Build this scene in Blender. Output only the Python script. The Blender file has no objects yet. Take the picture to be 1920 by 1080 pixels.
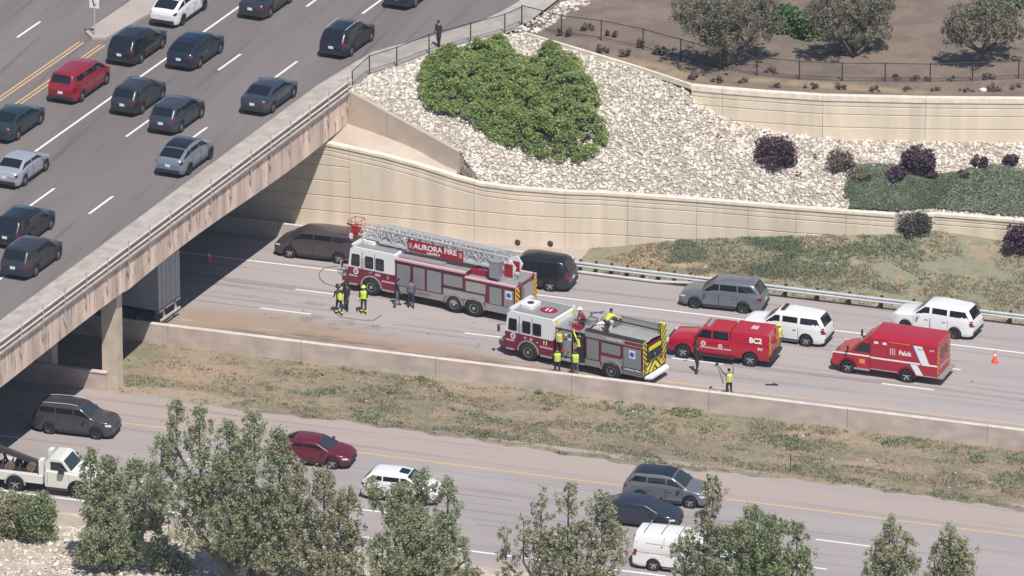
import bpy, math, random
import numpy as np
from mathutils import Vector, Matrix, noise as mnoise
R = math.radians
rng = random.Random(7)
nr = np.random.RandomState(11)

# ------------------------------------------------------------------ camera, world, sun, exposure
SC = bpy.context.scene
COL = SC.collection
F_PX, EL, YAW, DIST = 16000.0, R(21.47), R(18.105), 491.0
_r = Vector((math.cos(YAW), math.sin(YAW), 0)); _fh = Vector((-math.sin(YAW), math.cos(YAW), 0))
_fw = _fh*math.cos(EL) - Vector((0, 0, math.sin(EL))); _up = _fh*math.sin(EL) + Vector((0, 0, math.cos(EL)))
CAM = -_fw*DIST
cd = bpy.data.cameras.new('camera'); cam = bpy.data.objects.new('camera', cd); COL.objects.link(cam)
cd.sensor_width = 36; cd.lens = 36*F_PX/1920; cd.clip_start = 5; cd.clip_end = 6000
cam.matrix_world = Matrix(((_r.x, _up.x, -_fw.x, CAM.x), (_r.y, _up.y, -_fw.y, CAM.y), (_r.z, _up.z, -_fw.z, CAM.z), (0, 0, 0, 1)))
SC.camera = cam

def at(px, py, z=0.0):
    """the point of the place, at height z, that a survey of the photograph gives for a pixel"""
    d = _fw + _r*((px-960)/F_PX) - _up*((py-540)/F_PX)
    return CAM + d*((z-CAM.z)/d.z)

SUN_TO = (_r*0.17 - _fh*0.56 + Vector((0, 0, 1))).normalized()
sun_el = math.asin(SUN_TO.z); sun_az = math.atan2(SUN_TO.x, SUN_TO.y)
W = bpy.data.worlds.new('World'); SC.world = W; W.use_nodes = True
nt = W.node_tree; nt.nodes.clear()
sky = nt.nodes.new('ShaderNodeTexSky'); sky.sky_type = 'NISHITA'; sky.sun_disc = False
sky.sun_elevation = sun_el; sky.sun_rotation = sun_az; sky.altitude = 1600; sky.dust_density = 1.2
bg = nt.nodes.new('ShaderNodeBackground'); bg.inputs['Strength'].default_value = 0.095
wo = nt.nodes.new('ShaderNodeOutputWorld')
nt.links.new(sky.outputs[0], bg.inputs[0]); nt.links.new(bg.outputs[0], wo.inputs[0])
sl = bpy.data.lights.new('sun', 'SUN'); sl.energy = 4.7; sl.angle = R(0.55); sl.color = (1, .955, .9)
so = bpy.data.objects.new('sun', sl); COL.objects.link(so)
so.rotation_euler = (-SUN_TO).to_track_quat('-Z', 'Y').to_euler(); so.location = (0, 0, 60)
SC.view_settings.view_transform = 'Standard'; SC.view_settings.look = 'None'
SC.view_settings.exposure = 0.06; SC.view_settings.gamma = 1.0; SC.view_settings.use_curve_mapping = False

# ------------------------------------------------------------------ materials
M = {}
def _node(nt, t, **kw):
    n = nt.nodes.new(t)
    for k, v in kw.items(): setattr(n, k, v)
    return n
def mat(name, col, rough=.6, metal=0., coat=0., spec=.5, var=0., vscale=3., bump=0., island=0., emit=0., stretch=None, col2=None, lo=.35, hi=.65, detail=6):
    m = bpy.data.materials.new(name); m.use_nodes = True; nt = m.node_tree
    b = nt.nodes['Principled BSDF']; L = nt.links.new
    b.inputs['Roughness'].default_value = rough; b.inputs['Metallic'].default_value = metal
    b.inputs['Coat Weight'].default_value = coat; b.inputs['Coat Roughness'].default_value = .06
    b.inputs['Specular IOR Level'].default_value = spec
    c4 = (*col, 1)
    b.inputs['Base Color'].default_value = c4
    out = None
    if var or col2 or bump:
        tc = _node(nt, 'ShaderNodeTexCoord'); mp = _node(nt, 'ShaderNodeMapping')
        if stretch: mp.inputs['Scale'].default_value = stretch
        L(tc.outputs['Object'], mp.inputs[0])
        ns = _node(nt, 'ShaderNodeTexNoise'); ns.inputs['Scale'].default_value = vscale; ns.inputs['Detail'].default_value = detail
        L(mp.outputs[0], ns.inputs['Vector'])
        rp = _node(nt, 'ShaderNodeValToRGB')
        c2 = col2 if col2 else tuple(min(1, c*(1+var)) for c in col)
        c1 = col if col2 else tuple(c*(1-var) for c in col)
        rp.color_ramp.elements[0].position = lo; rp.color_ramp.elements[1].position = hi
        rp.color_ramp.elements[0].color = (*c1, 1); rp.color_ramp.elements[1].color = (*c2, 1)
        L(ns.outputs[0], rp.inputs[0]); out = rp.outputs[0]
        if bump:
            bp = _node(nt, 'ShaderNodeBump'); bp.inputs['Strength'].default_value = bump; bp.inputs['Distance'].default_value = .02
            L(ns.outputs[0], bp.inputs['Height']); L(bp.outputs[0], b.inputs['Normal'])
    if island:
        g = _node(nt, 'ShaderNodeNewGeometry'); mr = _node(nt, 'ShaderNodeMapRange')
        mr.inputs['To Min'].default_value = 1-island; mr.inputs['To Max'].default_value = 1+island
        L(g.outputs['Random Per Island'], mr.inputs[0])
        mx = _node(nt, 'ShaderNodeMix', data_type='RGBA', blend_type='MULTIPLY'); mx.inputs[0].default_value = 1
        if out: L(out, mx.inputs[6])
        else: mx.inputs[6].default_value = c4
        L(mr.outputs[0], mx.inputs[7]); out = mx.outputs[2]
    if out: L(out, b.inputs['Base Color'])
    if emit:
        b.inputs['Emission Color'].default_value = c4; b.inputs['Emission Strength'].default_value = emit
    M[name] = m
    return m

def ground_mat(name, layers, rough=.9, bump=.3, bscale=20.):
    """layers: first a colour, then (colour, scale, lo, hi, stretch, amount, w-offset)"""
    m = bpy.data.materials.new(name); m.use_nodes = True; nt = m.node_tree; L = nt.links.new
    b = nt.nodes['Principled BSDF']; b.inputs['Roughness'].default_value = rough
    b.inputs['Specular IOR Level'].default_value = .25
    tc = _node(nt, 'ShaderNodeTexCoord')
    prev = None
    for i, ly in enumerate(layers):
        if i == 0:
            rgb = _node(nt, 'ShaderNodeRGB'); rgb.outputs[0].default_value = (*ly, 1); prev = rgb.outputs[0]; continue
        col, sc, lo, hi, st, am = ly[:6]
        mp = _node(nt, 'ShaderNodeMapping'); mp.inputs['Scale'].default_value = st or (1, 1, 1)
        mp.inputs['Location'].default_value = (i*13.7, i*7.1, i*3.3)
        L(tc.outputs['Object'], mp.inputs[0])
        ns = _node(nt, 'ShaderNodeTexNoise'); ns.inputs['Scale'].default_value = sc; ns.inputs['Detail'].default_value = 8
        ns.inputs['Roughness'].default_value = .62
        L(mp.outputs[0], ns.inputs['Vector'])
        mr = _node(nt, 'ShaderNodeMapRange', interpolation_type='SMOOTHSTEP')
        mr.inputs[1].default_value = lo; mr.inputs[2].default_value = hi; mr.inputs[4].default_value = am
        L(ns.outputs[0], mr.inputs[0])
        fac = mr.outputs[0]
        if len(ly) > 6:      # the stain has a place of its own: list of (x, y, rx, ry, angle)
            tot = None
            for (sx, sy, rx, ry, an) in ly[6]:
                m2 = _node(nt, 'ShaderNodeMapping', vector_type='TEXTURE')
                m2.inputs['Location'].default_value = (sx, sy, 0); m2.inputs['Rotation'].default_value = (0, 0, an)
                m2.inputs['Scale'].default_value = (rx, ry, 1e3)
                L(tc.outputs['Object'], m2.inputs[0])
                ln = _node(nt, 'ShaderNodeVectorMath', operation='LENGTH'); L(m2.outputs[0], ln.inputs[0])
                q = _node(nt, 'ShaderNodeMapRange', interpolation_type='SMOOTHSTEP'); q.inputs[1].default_value = 1.0; q.inputs[2].default_value = .35
                q.inputs[3].default_value = 0; q.inputs[4].default_value = 1
                L(ln.outputs['Value'], q.inputs[0])
                if tot is None: tot = q.outputs[0]
                else:
                    mxx = _node(nt, 'ShaderNodeMath', operation='MAXIMUM'); L(tot, mxx.inputs[0]); L(q.outputs[0], mxx.inputs[1]); tot = mxx.outputs[0]
            mu = _node(nt, 'ShaderNodeMath', operation='MULTIPLY'); L(fac, mu.inputs[0]); L(tot, mu.inputs[1]); fac = mu.outputs[0]
        mx = _node(nt, 'ShaderNodeMix', data_type='RGBA'); L(fac, mx.inputs[0]); L(prev, mx.inputs[6]); mx.inputs[7].default_value = (*col, 1)
        prev = mx.outputs[2]
    L(prev, b.inputs['Base Color'])
    if bump:
        ns = _node(nt, 'ShaderNodeTexNoise'); ns.inputs['Scale'].default_value = bscale; ns.inputs['Detail'].default_value = 5
        L(tc.outputs['Object'], ns.inputs['Vector'])
        bp = _node(nt, 'ShaderNodeBump'); bp.inputs['Strength'].default_value = bump; bp.inputs['Distance'].default_value = .04
        L(ns.outputs[0], bp.inputs['Height']); L(bp.outputs[0], b.inputs['Normal'])
    M[name] = m
    return m

def leaf_mat(name, col, island=.4, trans=.25, hue2=None):
    m = bpy.data.materials.new(name); m.use_nodes = True; nt = m.node_tree; L = nt.links.new
    b = nt.nodes['Principled BSDF']; b.inputs['Roughness'].default_value = .6; b.inputs['Specular IOR Level'].default_value = .3
    g = _node(nt, 'ShaderNodeNewGeometry'); tc = _node(nt, 'ShaderNodeTexCoord')
    ns = _node(nt, 'ShaderNodeTexNoise'); ns.inputs['Scale'].default_value = .9; ns.inputs['Detail'].default_value = 3; L(tc.outputs['Object'], ns.inputs['Vector'])
    mx0 = _node(nt, 'ShaderNodeMix', data_type='RGBA'); mx0.inputs[6].default_value = (*col, 1); mx0.inputs[7].default_value = (*(hue2 or col), 1)
    mr0 = _node(nt, 'ShaderNodeMapRange'); mr0.inputs[1].default_value = .4; mr0.inputs[2].default_value = .62; L(ns.outputs[0], mr0.inputs[0]); L(mr0.outputs[0], mx0.inputs[0])
    mr = _node(nt, 'ShaderNodeMapRange'); mr.inputs['To Min'].default_value = 1-island; mr.inputs['To Max'].default_value = 1+island
    L(g.outputs['Random Per Island'], mr.inputs[0])
    mx = _node(nt, 'ShaderNodeMix', data_type='RGBA', blend_type='MULTIPLY'); mx.inputs[0].default_value = 1
    L(mx0.outputs[2], mx.inputs[6]); L(mr.outputs[0], mx.inputs[7]); L(mx.outputs[2], b.inputs['Base Color'])
    tr = _node(nt, 'ShaderNodeBsdfTranslucent'); L(mx.outputs[2], tr.inputs[0])
    ms = _node(nt, 'ShaderNodeMixShader'); ms.inputs[0].default_value = trans
    L(b.outputs[0], ms.inputs[1]); L(tr.outputs[0], ms.inputs[2]); L(ms.outputs[0], nt.nodes['Material Output'].inputs[0])
    M[name] = m
    return m

# ------------------------------------------------------------------ mesh helpers
class MB:
    def __init__(s): s.v = []; s.f = []; s.m = []
    def add(s, vs, fs, mi=0):
        o = len(s.v); s.v += [tuple(v) for v in vs]
        for f in fs: s.f.append(tuple(i+o for i in f)); s.m.append(mi)
        return s
    def box(s, c, d, mi=0, rz=0., rot=None):
        x, y, z = d[0]/2, d[1]/2, d[2]/2
        vs = [Vector((a*x, b*y, e*z)) for e in (-1, 1) for b in (-1, 1) for a in (-1, 1)]
        m = rot if rot else Matrix.Rotation(rz, 3, 'Z')
        c = Vector(c)
        return s.add([c+m@v for v in vs], [(0, 2, 3, 1), (4, 5, 7, 6), (0, 1, 5, 4), (2, 6, 7, 3), (0, 4, 6, 2), (1, 3, 7, 5)], mi)
    def bb(s, x0, x1, y0, y1, z0, z1, mi=0):
        return s.box(((x0+x1)/2, (y0+y1)/2, (z0+z1)/2), (abs(x1-x0), abs(y1-y0), abs(z1-z0)), mi)
    def bar(s, a, b, w, h=None, mi=0):
        a, b = Vector(a), Vector(b); d = b-a
        if d.length < 1e-6: return s
        q = d.to_track_quat('X', 'Z').to_matrix()
        return s.box((a+b)/2, (d.length, w, h or w), mi, rot=q)
    def cyl(s, a, b, r0, r1=None, n=8, mi=0, cap=True):
        a, b = Vector(a), Vector(b); r1 = r0 if r1 is None else r1
        q = (b-a).to_track_quat('Z', 'X').to_matrix(); vs = []
        for p, r in ((a, r0), (b, r1)):
            for k in range(n):
                t = 2*math.pi*k/n; vs.append(p+q@Vector((r*math.cos(t), r*math.sin(t), 0)))
        fs = [(k, (k+1) % n, n+(k+1) % n, n+k) for k in range(n)]
        if cap: fs += [tuple(range(n-1, -1, -1)), tuple(range(n, 2*n))]
        return s.add(vs, fs, mi)
    def tube(s, pts, r, n=6, mi=0):
        for a, b in zip(pts[:-1], pts[1:]): s.cyl(a, b, r, r, n, mi)
        return s
    def prism(s, pts, z0, z1, mi=0):
        n = len(pts); vs = [(p[0], p[1], z0) for p in pts]+[(p[0], p[1], z1) for p in pts]
        fs = [tuple(range(n-1, -1, -1)), tuple(range(n, 2*n))]+[(k, (k+1) % n, n+(k+1) % n, n+k) for k in range(n)]
        return s.add(vs, fs, mi)
    def xprism(s, pts, y0, y1, mi=0):     # outline in x,z pushed along y
        n = len(pts); vs = [(p[0], y0, p[1]) for p in pts]+[(p[0], y1, p[1]) for p in pts]
        fs = [tuple(range(n)), tuple(range(2*n-1, n-1, -1))]+[(k, n+k, n+(k+1) % n, (k+1) % n) for k in range(n)]
        return s.add(vs, fs, mi)
    def grid(s, rows, mi=0, flip=False, fm=None):
        n = len(rows[0]); vs = [p for r in rows for p in r]; o = len(s.v); s.v += [tuple(v) for v in vs]
        for i in range(len(rows)-1):
            for j in range(n-1):
                a, b, c, d = i*n+j, i*n+j+1, (i+1)*n+j+1, (i+1)*n+j
                f = (a, d, c, b) if flip else (a, b, c, d)
                s.f.append(tuple(k+o for k in f)); s.m.append(fm(i, j) if fm else mi)
        return s
    def lathe(s, prof, axis_pt, side, n=20, mi=0):     # prof: (radius, y offset); axis along y
        rows = []
        for r, y in prof:
            rows.append([(axis_pt[0]+r*math.cos(2*math.pi*k/n), axis_pt[1]+side*y, axis_pt[2]+r*math.sin(2*math.pi*k/n)) for k in range(n+1)])
        return s.grid(rows, mi, flip=side < 0)
    def mesh(s, name, mats, smooth=False, angle=38):
        me = bpy.data.meshes.new(name); me.from_pydata(s.v, [], s.f)
        for m in mats: me.materials.append(M[m] if isinstance(m, str) else m)
        if len(mats) > 1: me.polygons.foreach_set('material_index', s.m)
        if smooth:
            me.polygons.foreach_set('use_smooth', [True]*len(s.f)); me.set_sharp_from_angle(angle=R(angle))
        me.update(); return me
    def build(s, name, mats, parent=None, smooth=False, angle=38):
        if isinstance(mats, str): mats = [mats]
        return link(name, s.mesh(name, mats, smooth, angle), parent)

def link(name, me, parent=None, loc=None, rz=None):
    o = bpy.data.objects.new(name, me); COL.objects.link(o)
    if parent: o.parent = parent
    if loc is not None: o.location = loc
    if rz is not None: o.rotation_euler = (0, 0, rz)
    return o
def thing(name, label, cat, loc=(0, 0, 0), rz=0., group=None):
    o = bpy.data.objects.new(name, None); COL.objects.link(o); o.empty_display_size = .3
    o.location = loc; o.rotation_euler = (0, 0, rz); return tag(o, label, cat, group)
def tag(o, label=None, cat=None, group=None, kind=None):
    if label: o['label'] = label
    if cat: o['category'] = cat
    if group: o['group'] = group
    if kind: o['kind'] = kind
    return o
def np_mesh(name, V, nq, mats, k=4):
    """many separate k-gons: V is (nq*k, 3)"""
    me = bpy.data.meshes.new(name); me.vertices.add(len(V)); me.vertices.foreach_set('co', V.astype(np.float32).ravel())
    me.loops.add(nq*k); me.loops.foreach_set('vertex_index', np.arange(nq*k, dtype=np.int32))
    me.polygons.add(nq); me.polygons.foreach_set('loop_start', np.arange(0, nq*k, k, dtype=np.int32))
    me.polygons.foreach_set('loop_total', np.full(nq, k, dtype=np.int32))
    for m in mats: me.materials.append(M[m])
    me.update(calc_edges=True); return me
def leaves(P, size, up=.3, aspect=1.6, seed=0):
    """leaf-shaped quads (rhombs) at points P (n,3)"""
    r = np.random.RandomState(seed); n = len(P)
    nrm = r.normal(size=(n, 3)); nrm[:, 2] += up*2; nrm /= np.linalg.norm(nrm, axis=1)[:, None]
    t = r.normal(size=(n, 3)); t -= (t*nrm).sum(1)[:, None]*nrm; t /= np.linalg.norm(t, axis=1)[:, None]
    b = np.cross(nrm, t); s = size*r.uniform(.6, 1.35, n)[:, None]
    V = np.stack([P-t*s*aspect/2, P+b*s*.5+nrm*s*.08, P+t*s*aspect/2, P-b*s*.5+nrm*s*.08], 1).reshape(-1, 3)
    return V
def lerp(a, b, t): return a+(b-a)*t
def resample(pts, n):
    pts = [Vector(p) for p in pts]; L = [0]
    for a, b in zip(pts[:-1], pts[1:]): L.append(L[-1]+(b-a).length)
    out = []
    for k in range(n):
        d = L[-1]*k/(n-1); i = max(j for j in range(len(L)) if L[j] <= d+1e-9); i = min(i, len(pts)-2)
        t = (d-L[i])/max(1e-9, L[i+1]-L[i]); out.append(pts[i].lerp(pts[i+1], t))
    return out
def ipl(x, pts):
    xs = [p[0] for p in pts]; return float(np.interp(x, xs, [p[1] for p in pts]))
def text(name, s, size, matname, parent, loc, rot, thick=.006, bold=0.):
    cu = bpy.data.curves.new(name, 'FONT'); cu.body = s; cu.size = size; cu.align_x = 'CENTER'; cu.align_y = 'CENTER'
    cu.extrude = thick/2; cu.offset = bold; cu.resolution_u = 3
    t = bpy.data.objects.new('tmp', cu); COL.objects.link(t)
    me = bpy.data.meshes.new_from_object(t); bpy.data.objects.remove(t); bpy.data.curves.remove(cu)
    me.name = name; me.materials.clear(); me.materials.append(M[matname])
    o = link(name, me, parent); o.location = loc; o.rotation_euler = rot; return o
# ------------------------------------------------------------------ palette
mat('fascia', (.66, .51, .42), .85, var=.28, vscale=1.2, stretch=(1.2, 1.2, .12), bump=.2)
mat('fascia_stain', (.36, .26, .22), .9, var=.3, vscale=4)
mat('bridge_concrete', (.43, .375, .335), .85, var=.16, vscale=2.5, bump=.25)
mat('sidewalk_concrete', (.42, .375, .33), .85, var=.15, vscale=1.4, bump=.2)
mat('pier_concrete', (.58, .49, .38), .85, var=.12, vscale=1.2)
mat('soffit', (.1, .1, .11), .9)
mat('wall_panel', (.72, .615, .475), .85, var=.11, vscale=.8, stretch=(1.2, 1.2, .14), bump=.12, detail=9)
mat('wall_coping', (.78, .69, .56), .8, var=.1, vscale=2)
mat('barrier_concrete', (.52, .43, .37), .85, var=.14, vscale=1.6, stretch=(.5, 1, 1), bump=.15)
mat('barrier_top', (.62, .55, .5), .85, var=.1, vscale=2)
mat('white_mark', (.78, .77, .75), .6, var=.06, vscale=6)
mat('yellow_mark', (.66, .43, .2), .6, var=.08, vscale=6)
mat('joint', (.2, .18, .175), .9)
mat('galv', (.66, .67, .66), .42, metal=.35, var=.08, vscale=3)
mat('post_dark', (.05, .05, .05), .8)
mat('wood_block', (.06, .05, .045), .9)
mat('fence_black', (.035, .033, .033), .6)
mat('rust', (.16, .1, .075), .8)
mat('glass', (.012, .016, .022), .06, spec=.7)
mat('glass_screen', (.03, .04, .045), .05, spec=.8)
mat('tyre', (.022, .022, .023), .85)
mat('rim', (.52, .53, .54), .28, metal=.85)
mat('rim_dark', (.07, .07, .075), .35, metal=.6)
mat('trim', (.03, .03, .032), .6)
mat('under', (.012, .012, .013), .95)
mat('chrome', (.7, .7, .7), .15, metal=1.)
mat('plate', (.75, .76, .74), .5)
mat('tail', (.2, .008, .012), .15, coat=.6)
mat('head', (.75, .77, .78), .1, coat=.8)
mat('amber', (.75, .3, .03), .3)
def paint(n, c, r=.3, met=.0): return mat(n, c, r, metal=met, coat=.5)
paint('paint_black', (.012, .014, .02)); paint('paint_navy', (.012, .02, .045)); paint('paint_charcoal', (.03, .033, .042))
paint('paint_white', (.78, .78, .77)); paint('paint_red_van', (.27, .01, .025)); paint('paint_slate', (.045, .055, .075), met=.2)
paint('paint_silver', (.42, .45, .5), met=.3); paint('paint_bluegrey', (.2, .235, .29), met=.25); paint('paint_green', (.018, .035, .045))
paint('paint_brown', (.075, .055, .058), met=.15); paint('paint_grey', (.18, .19, .215), met=.3); paint('paint_red', (.43, .009, .03)); paint('paint_maroon', (.13, .008, .022))
paint('paint_umber', (.055, .05, .055)); paint('paint_dusk', (.025, .03, .05)); paint('paint_fire', (.175, .009, .03)); paint('paint_cream', (.74, .74, .68))
mat('cap_white', (.8, .8, .79), .4, coat=.3)
mat('shutter', (.32, .33, .345), .38, metal=.3)
mat('alu', (.46, .45, .45), .4, metal=.5, var=.1, vscale=8)
mat('tread', (.38, .37, .36), .5, metal=.4, var=.25, vscale=30)
mat('dark_gap', (.03, .026, .03), .8)
mat('hivis', (.62, .85, .05), .6); mat('hivis_yellow', (.72, .7, .1), .6)
mat('chev_yellow', (.8, .68, .03), .5); mat('chev_red', (.3, .03, .03), .5); mat('chev_dark', (.05, .04, .04), .5); mat('chev_orange', (.72, .33, .06), .5)
mat('sign_red', (.3, .01, .03), .5); mat('letter_white', (.85, .84, .84), .5); mat('letter_pink', (.62, .4, .43), .5); mat('blue_mark', (.05, .14, .42), .5); mat('gold', (.6, .38, .08), .5)
mat('hose_net', (.3, .31, .28), .8, var=.1, vscale=5); mat('hose_tan', (.55, .45, .3), .8); mat('wood', (.5, .36, .2), .7)
mat('basket_red', (.42, .03, .025), .5)
mat('skin', (.38, .22, .15), .6); mat('skin_dark', (.14, .075, .05), .6); mat('turnout', (.035, .034, .035), .85); mat('navy_cloth', (.03, .035, .06), .85)
mat('grey_cloth', (.13, .13, .15), .85); mat('tan_cloth', (.3, .22, .14), .85); mat('boot', (.02, .02, .02), .6); mat('hair', (.02, .015, .012), .8)
mat('helmet_white', (.75, .75, .75), .35); mat('helmet_black', (.02, .02, .02), .4); mat('helmet_red', (.45, .03, .02), .4); mat('helmet_lime', (.6, .8, .1), .4)
mat('reflective', (.7, .72, .6), .4); mat('red_cloth', (.3, .05, .05), .8)
mat('cone', (.85, .12, .06), .5); mat('trailer_white', (.42, .44, .48), .5, var=.06, vscale=2); mat('trailer_door', (.4, .41, .43), .5, var=.1, vscale=3)
mat('bark', (.11, .09, .078), .95, var=.2, vscale=8); mat('bark_light', (.3, .26, .22), .95, var=.2, vscale=8)
leaf_mat('leaf_sage', (.38, .41, .25), .4, .38, (.31, .345, .2)); leaf_mat('leaf_olive', (.42, .41, .27), .4, .38, (.35, .36, .225))
leaf_mat('leaf_green', (.25, .31, .155), .4, .35, (.32, .35, .19)); leaf_mat('leaf_bright', (.27, .355, .125), .32, .38, (.37, .43, .155))
leaf_mat('leaf_deep', (.13, .2, .09), .4, .3, (.17, .24, .1)); leaf_mat('leaf_purple', (.13, .075, .1), .5, .2, (.1, .07, .085))  # deep green is the leaf colour of the shrubs behind the fence
leaf_mat('leaf_grey', (.13, .12, .105), .4, .25, (.12, .13, .1)); leaf_mat('leaf_dry', (.22, .175, .155), .4, .2, (.16, .125, .12)); leaf_mat('leaf_cover', (.25, .285, .195), .22, .25, (.225, .265, .185))
leaf_mat('leaf_far', (.27, .255, .18), .35, .35, (.225, .215, .155)); leaf_mat('leaf_lime', (.26, .3, .09), .4, .3, (.2, .26, .08))
leaf_mat('blade_green', (.26, .31, .19), .3, .3, (.22, .27, .17)); leaf_mat('blade_dry', (.45, .37, .25), .35, .3, (.38, .31, .22)); leaf_mat('blade_mid', (.34, .32, .215), .3, .3, (.3, .295, .2))

ROAD_C = (.405, .358, .342)
mat('abutment', (.5, .415, .335), .85, var=.1, vscale=.8, bump=.15)
ground_mat('road_A', [ROAD_C,
    ((.345, .3, .29), .35, .42, .62, (.02, 1.3, 1), .55), ((.43, .38, .365), .3, .45, .7, (.12, .6, 1), .5),
    ((.27, .235, .23), .9, .54, .7, (.12, 1, 1), .35), ((.33, .29, .28), 14, .4, .7, None, .35),
    ((.35, .262, .195), .9, .25, .5, (.4, 1.3, 1), 1., [(-11, -10.5, 10.5, 3.5, -.03), (-2.5, -11.1, 10.0, 2.6, -.03), (6, -11.9, 10, 1.7, 0), (-15.2, -10.6, 4, 2.6, .2)]),
    ((.2, .14, .11), 1.6, .42, .6, (.3, 1.6, 1), .9, [(-7, -11.3, 9.0, 1.5, -.03), (1.5, -11.6, 8.0, 1.1, 0), (14., -12.2, 14, .9, 0)]),
    ((.17, .12, .11), 1.0, .4, .6, (.1, 2.5, 1), .65, [(16, -12.2, 19, .55, 0)]),
    ((.16, .14, .14), 1.6, .47, .62, (.6, 1, 1), .5, [(-8, -8.4, 6, 1.4, 0), (-12, -5.9, 4.5, .5, 0), (5, -9.5, 8, 1.2, 0)]),
    ((.14, .125, .125), .7, .54, .62, (.05, 2.4, 1), .35)], .85, .15, 30)
ground_mat('road_B', [(.352, .315, .305),
    ((.31, .275, .275), .35, .42, .62, (.02, 1.3, 1), .55), ((.43, .37, .35), .35, .45, .7, (.15, .7, 1), .6),
    ((.42, .34, .30), .6, .2, .5, (.1, 1, 1), .9, [(10, -23.1, 200, 2.6, 0)]), ((.42, .34, .3), .6, .3, .5, (.1, 1, 1), .8, [(10, -38.5, 200, 1.8, 0)]),
    ((.33, .29, .28), 14, .4, .7, None, .35), ((.17, .15, .15), .7, .55, .64, (.04, 2.4, 1), .35)], .85, .15, 30)
ground_mat('asphalt', [(.19, .165, .158), ((.155, .135, .13), .35, .4, .62, (1.2, .05, 1), .7), ((.225, .195, .185), .3, .45, .7, (.8, .12, 1), .7),
    ((.22, .2, .2), 16, .45, .75, None, .4), ((.1, .093, .1), .7, .56, .68, (2.2, .06, 1), .6)], .85, .15, 40)
ground_mat('apron', [(.44, .375, .335), ((.35, .3, .27), .8, .4, .65, (.3, 1, 1), .6), ((.5, .43, .39), 5, .5, .7, None, .4)], .9, .2, 14)
ground_mat('median_soil', [(.31, .245, .17), ((.2, .165, .13), .35, .45, .6, (.5, 1.2, 1), .75), ((.2, .21, .125), .5, .46, .62, (.5, 1.3, 1), .75),
    ((.38, .29, .2), .8, .5, .65, (.5, 1.2, 1), .7), ((.15, .125, .095), 5, .5, .66, (.6, 1, 1), .7), ((.36, .3, .2), 9, .52, .7, None, .6),
    ((.38, .27, .19), .9, .3, .5, None, .8, [(14.5, -18.8, 1.9, .5, 0), (26, -17.9, 1.5, .5, 0), (-13, -16.8, 4, 2.2, 0)]),
    ((.4, .31, .23), .9, .25, .45, None, .9, [(-13.5, -20.5, 6, 1.6, 0)])], .95, .7, 9)
ground_mat('bank_soil', [(.31, .25, .18), ((.235, .235, .155), .25, .3, .5, (.6, 1, 1), .9), ((.36, .27, .17), .8, .5, .62, None, .7), ((.16, .14, .12), 3, .5, .66, None, .6),
    ((.45, .33, .2), .7, .3, .5, None, .9, [(7.2, 6.2, 3.2, 1.6, 0), (11, 4.6, 3, .6, 0)]), ((.42, .35, .24), 2., .4, .6, (.3, 1, 1), .8, [(24, 4.2, 20, .7, .0)])], .95, .7, 9)
ground_mat('mulch', [(.235, .18, .14), ((.165, .13, .105), .5, .4, .6, None, .8), ((.24, .18, .14), .35, .5, .65, None, .7), ((.12, .1, .09), 6, .5, .68, None, .6), ((.36, .27, .17), .8, .3, .55, None, .85, [(3.5, 17.2, 5, 1.2, -.35), (14, 17.2, 9, .7, .1)])], .95, .6, 10)
ground_mat('rock_base', [(.36, .31, .26), ((.22, .19, .16), 4, .45, .6, None, .8), ((.62, .57, .5), 7, .5, .65, None, .7)], .95, .8, 12)
ground_mat('stone', [(.62, .56, .49), ((.75, .72, .66), .9, .45, .6, None, .8), ((.42, .37, .32), 1.4, .52, .66, None, .75), ((.52, .38, .3), .6, .58, .7, None, .6)], .85, .2, 20)
ground_mat('roadside', [(.5, .44, .37), ((.36, .29, .22), .6, .42, .6, None, .8), ((.25, .24, .16), 1.2, .5, .66, None, .7), ((.6, .55, .48), 7, .48, .7, None, .7)], .95, .7, 9)
ground_mat('far_ground', [(.3, .25, .2), ((.22, .2, .14), .05, .4, .6, None, .8)], .95, 0)

# ------------------------------------------------------------------ the air
hz = bpy.data.materials.new('haze'); hz.use_nodes = True; hz.node_tree.nodes.clear()
_o = hz.node_tree.nodes.new('ShaderNodeOutputMaterial'); _v = hz.node_tree.nodes.new('ShaderNodeVolumePrincipled')
_v.inputs['Color'].default_value = (.72, .83, 1, 1); _v.inputs['Density'].default_value = .00011; _v.inputs['Anisotropy'].default_value = .2
hz.node_tree.links.new(_v.outputs[0], _o.inputs['Volume']); M['haze'] = hz
tag(MB().bb(-960, 960, -960, 960, -2.7, 215).build('haze', 'haze'), kind='stuff')

# ------------------------------------------------------------------ the lie of the land
ZB = -.35; ZD = 7.3
def struct(o): return tag(o, kind='structure')
g = MB().add([(-900, -900, -1.6), (900, -900, -1.6), (900, 900, -1.6), (-900, 900, -1.6)], [(0, 1, 2, 3)]).build('ground', 'far_ground'); struct(g)

BX = lambda x0, y: x0 + .101*y          # a line running along the bridge
BH = math.atan2(1, .101)                # heading along the bridge
XL, XR = -75, 75

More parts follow.
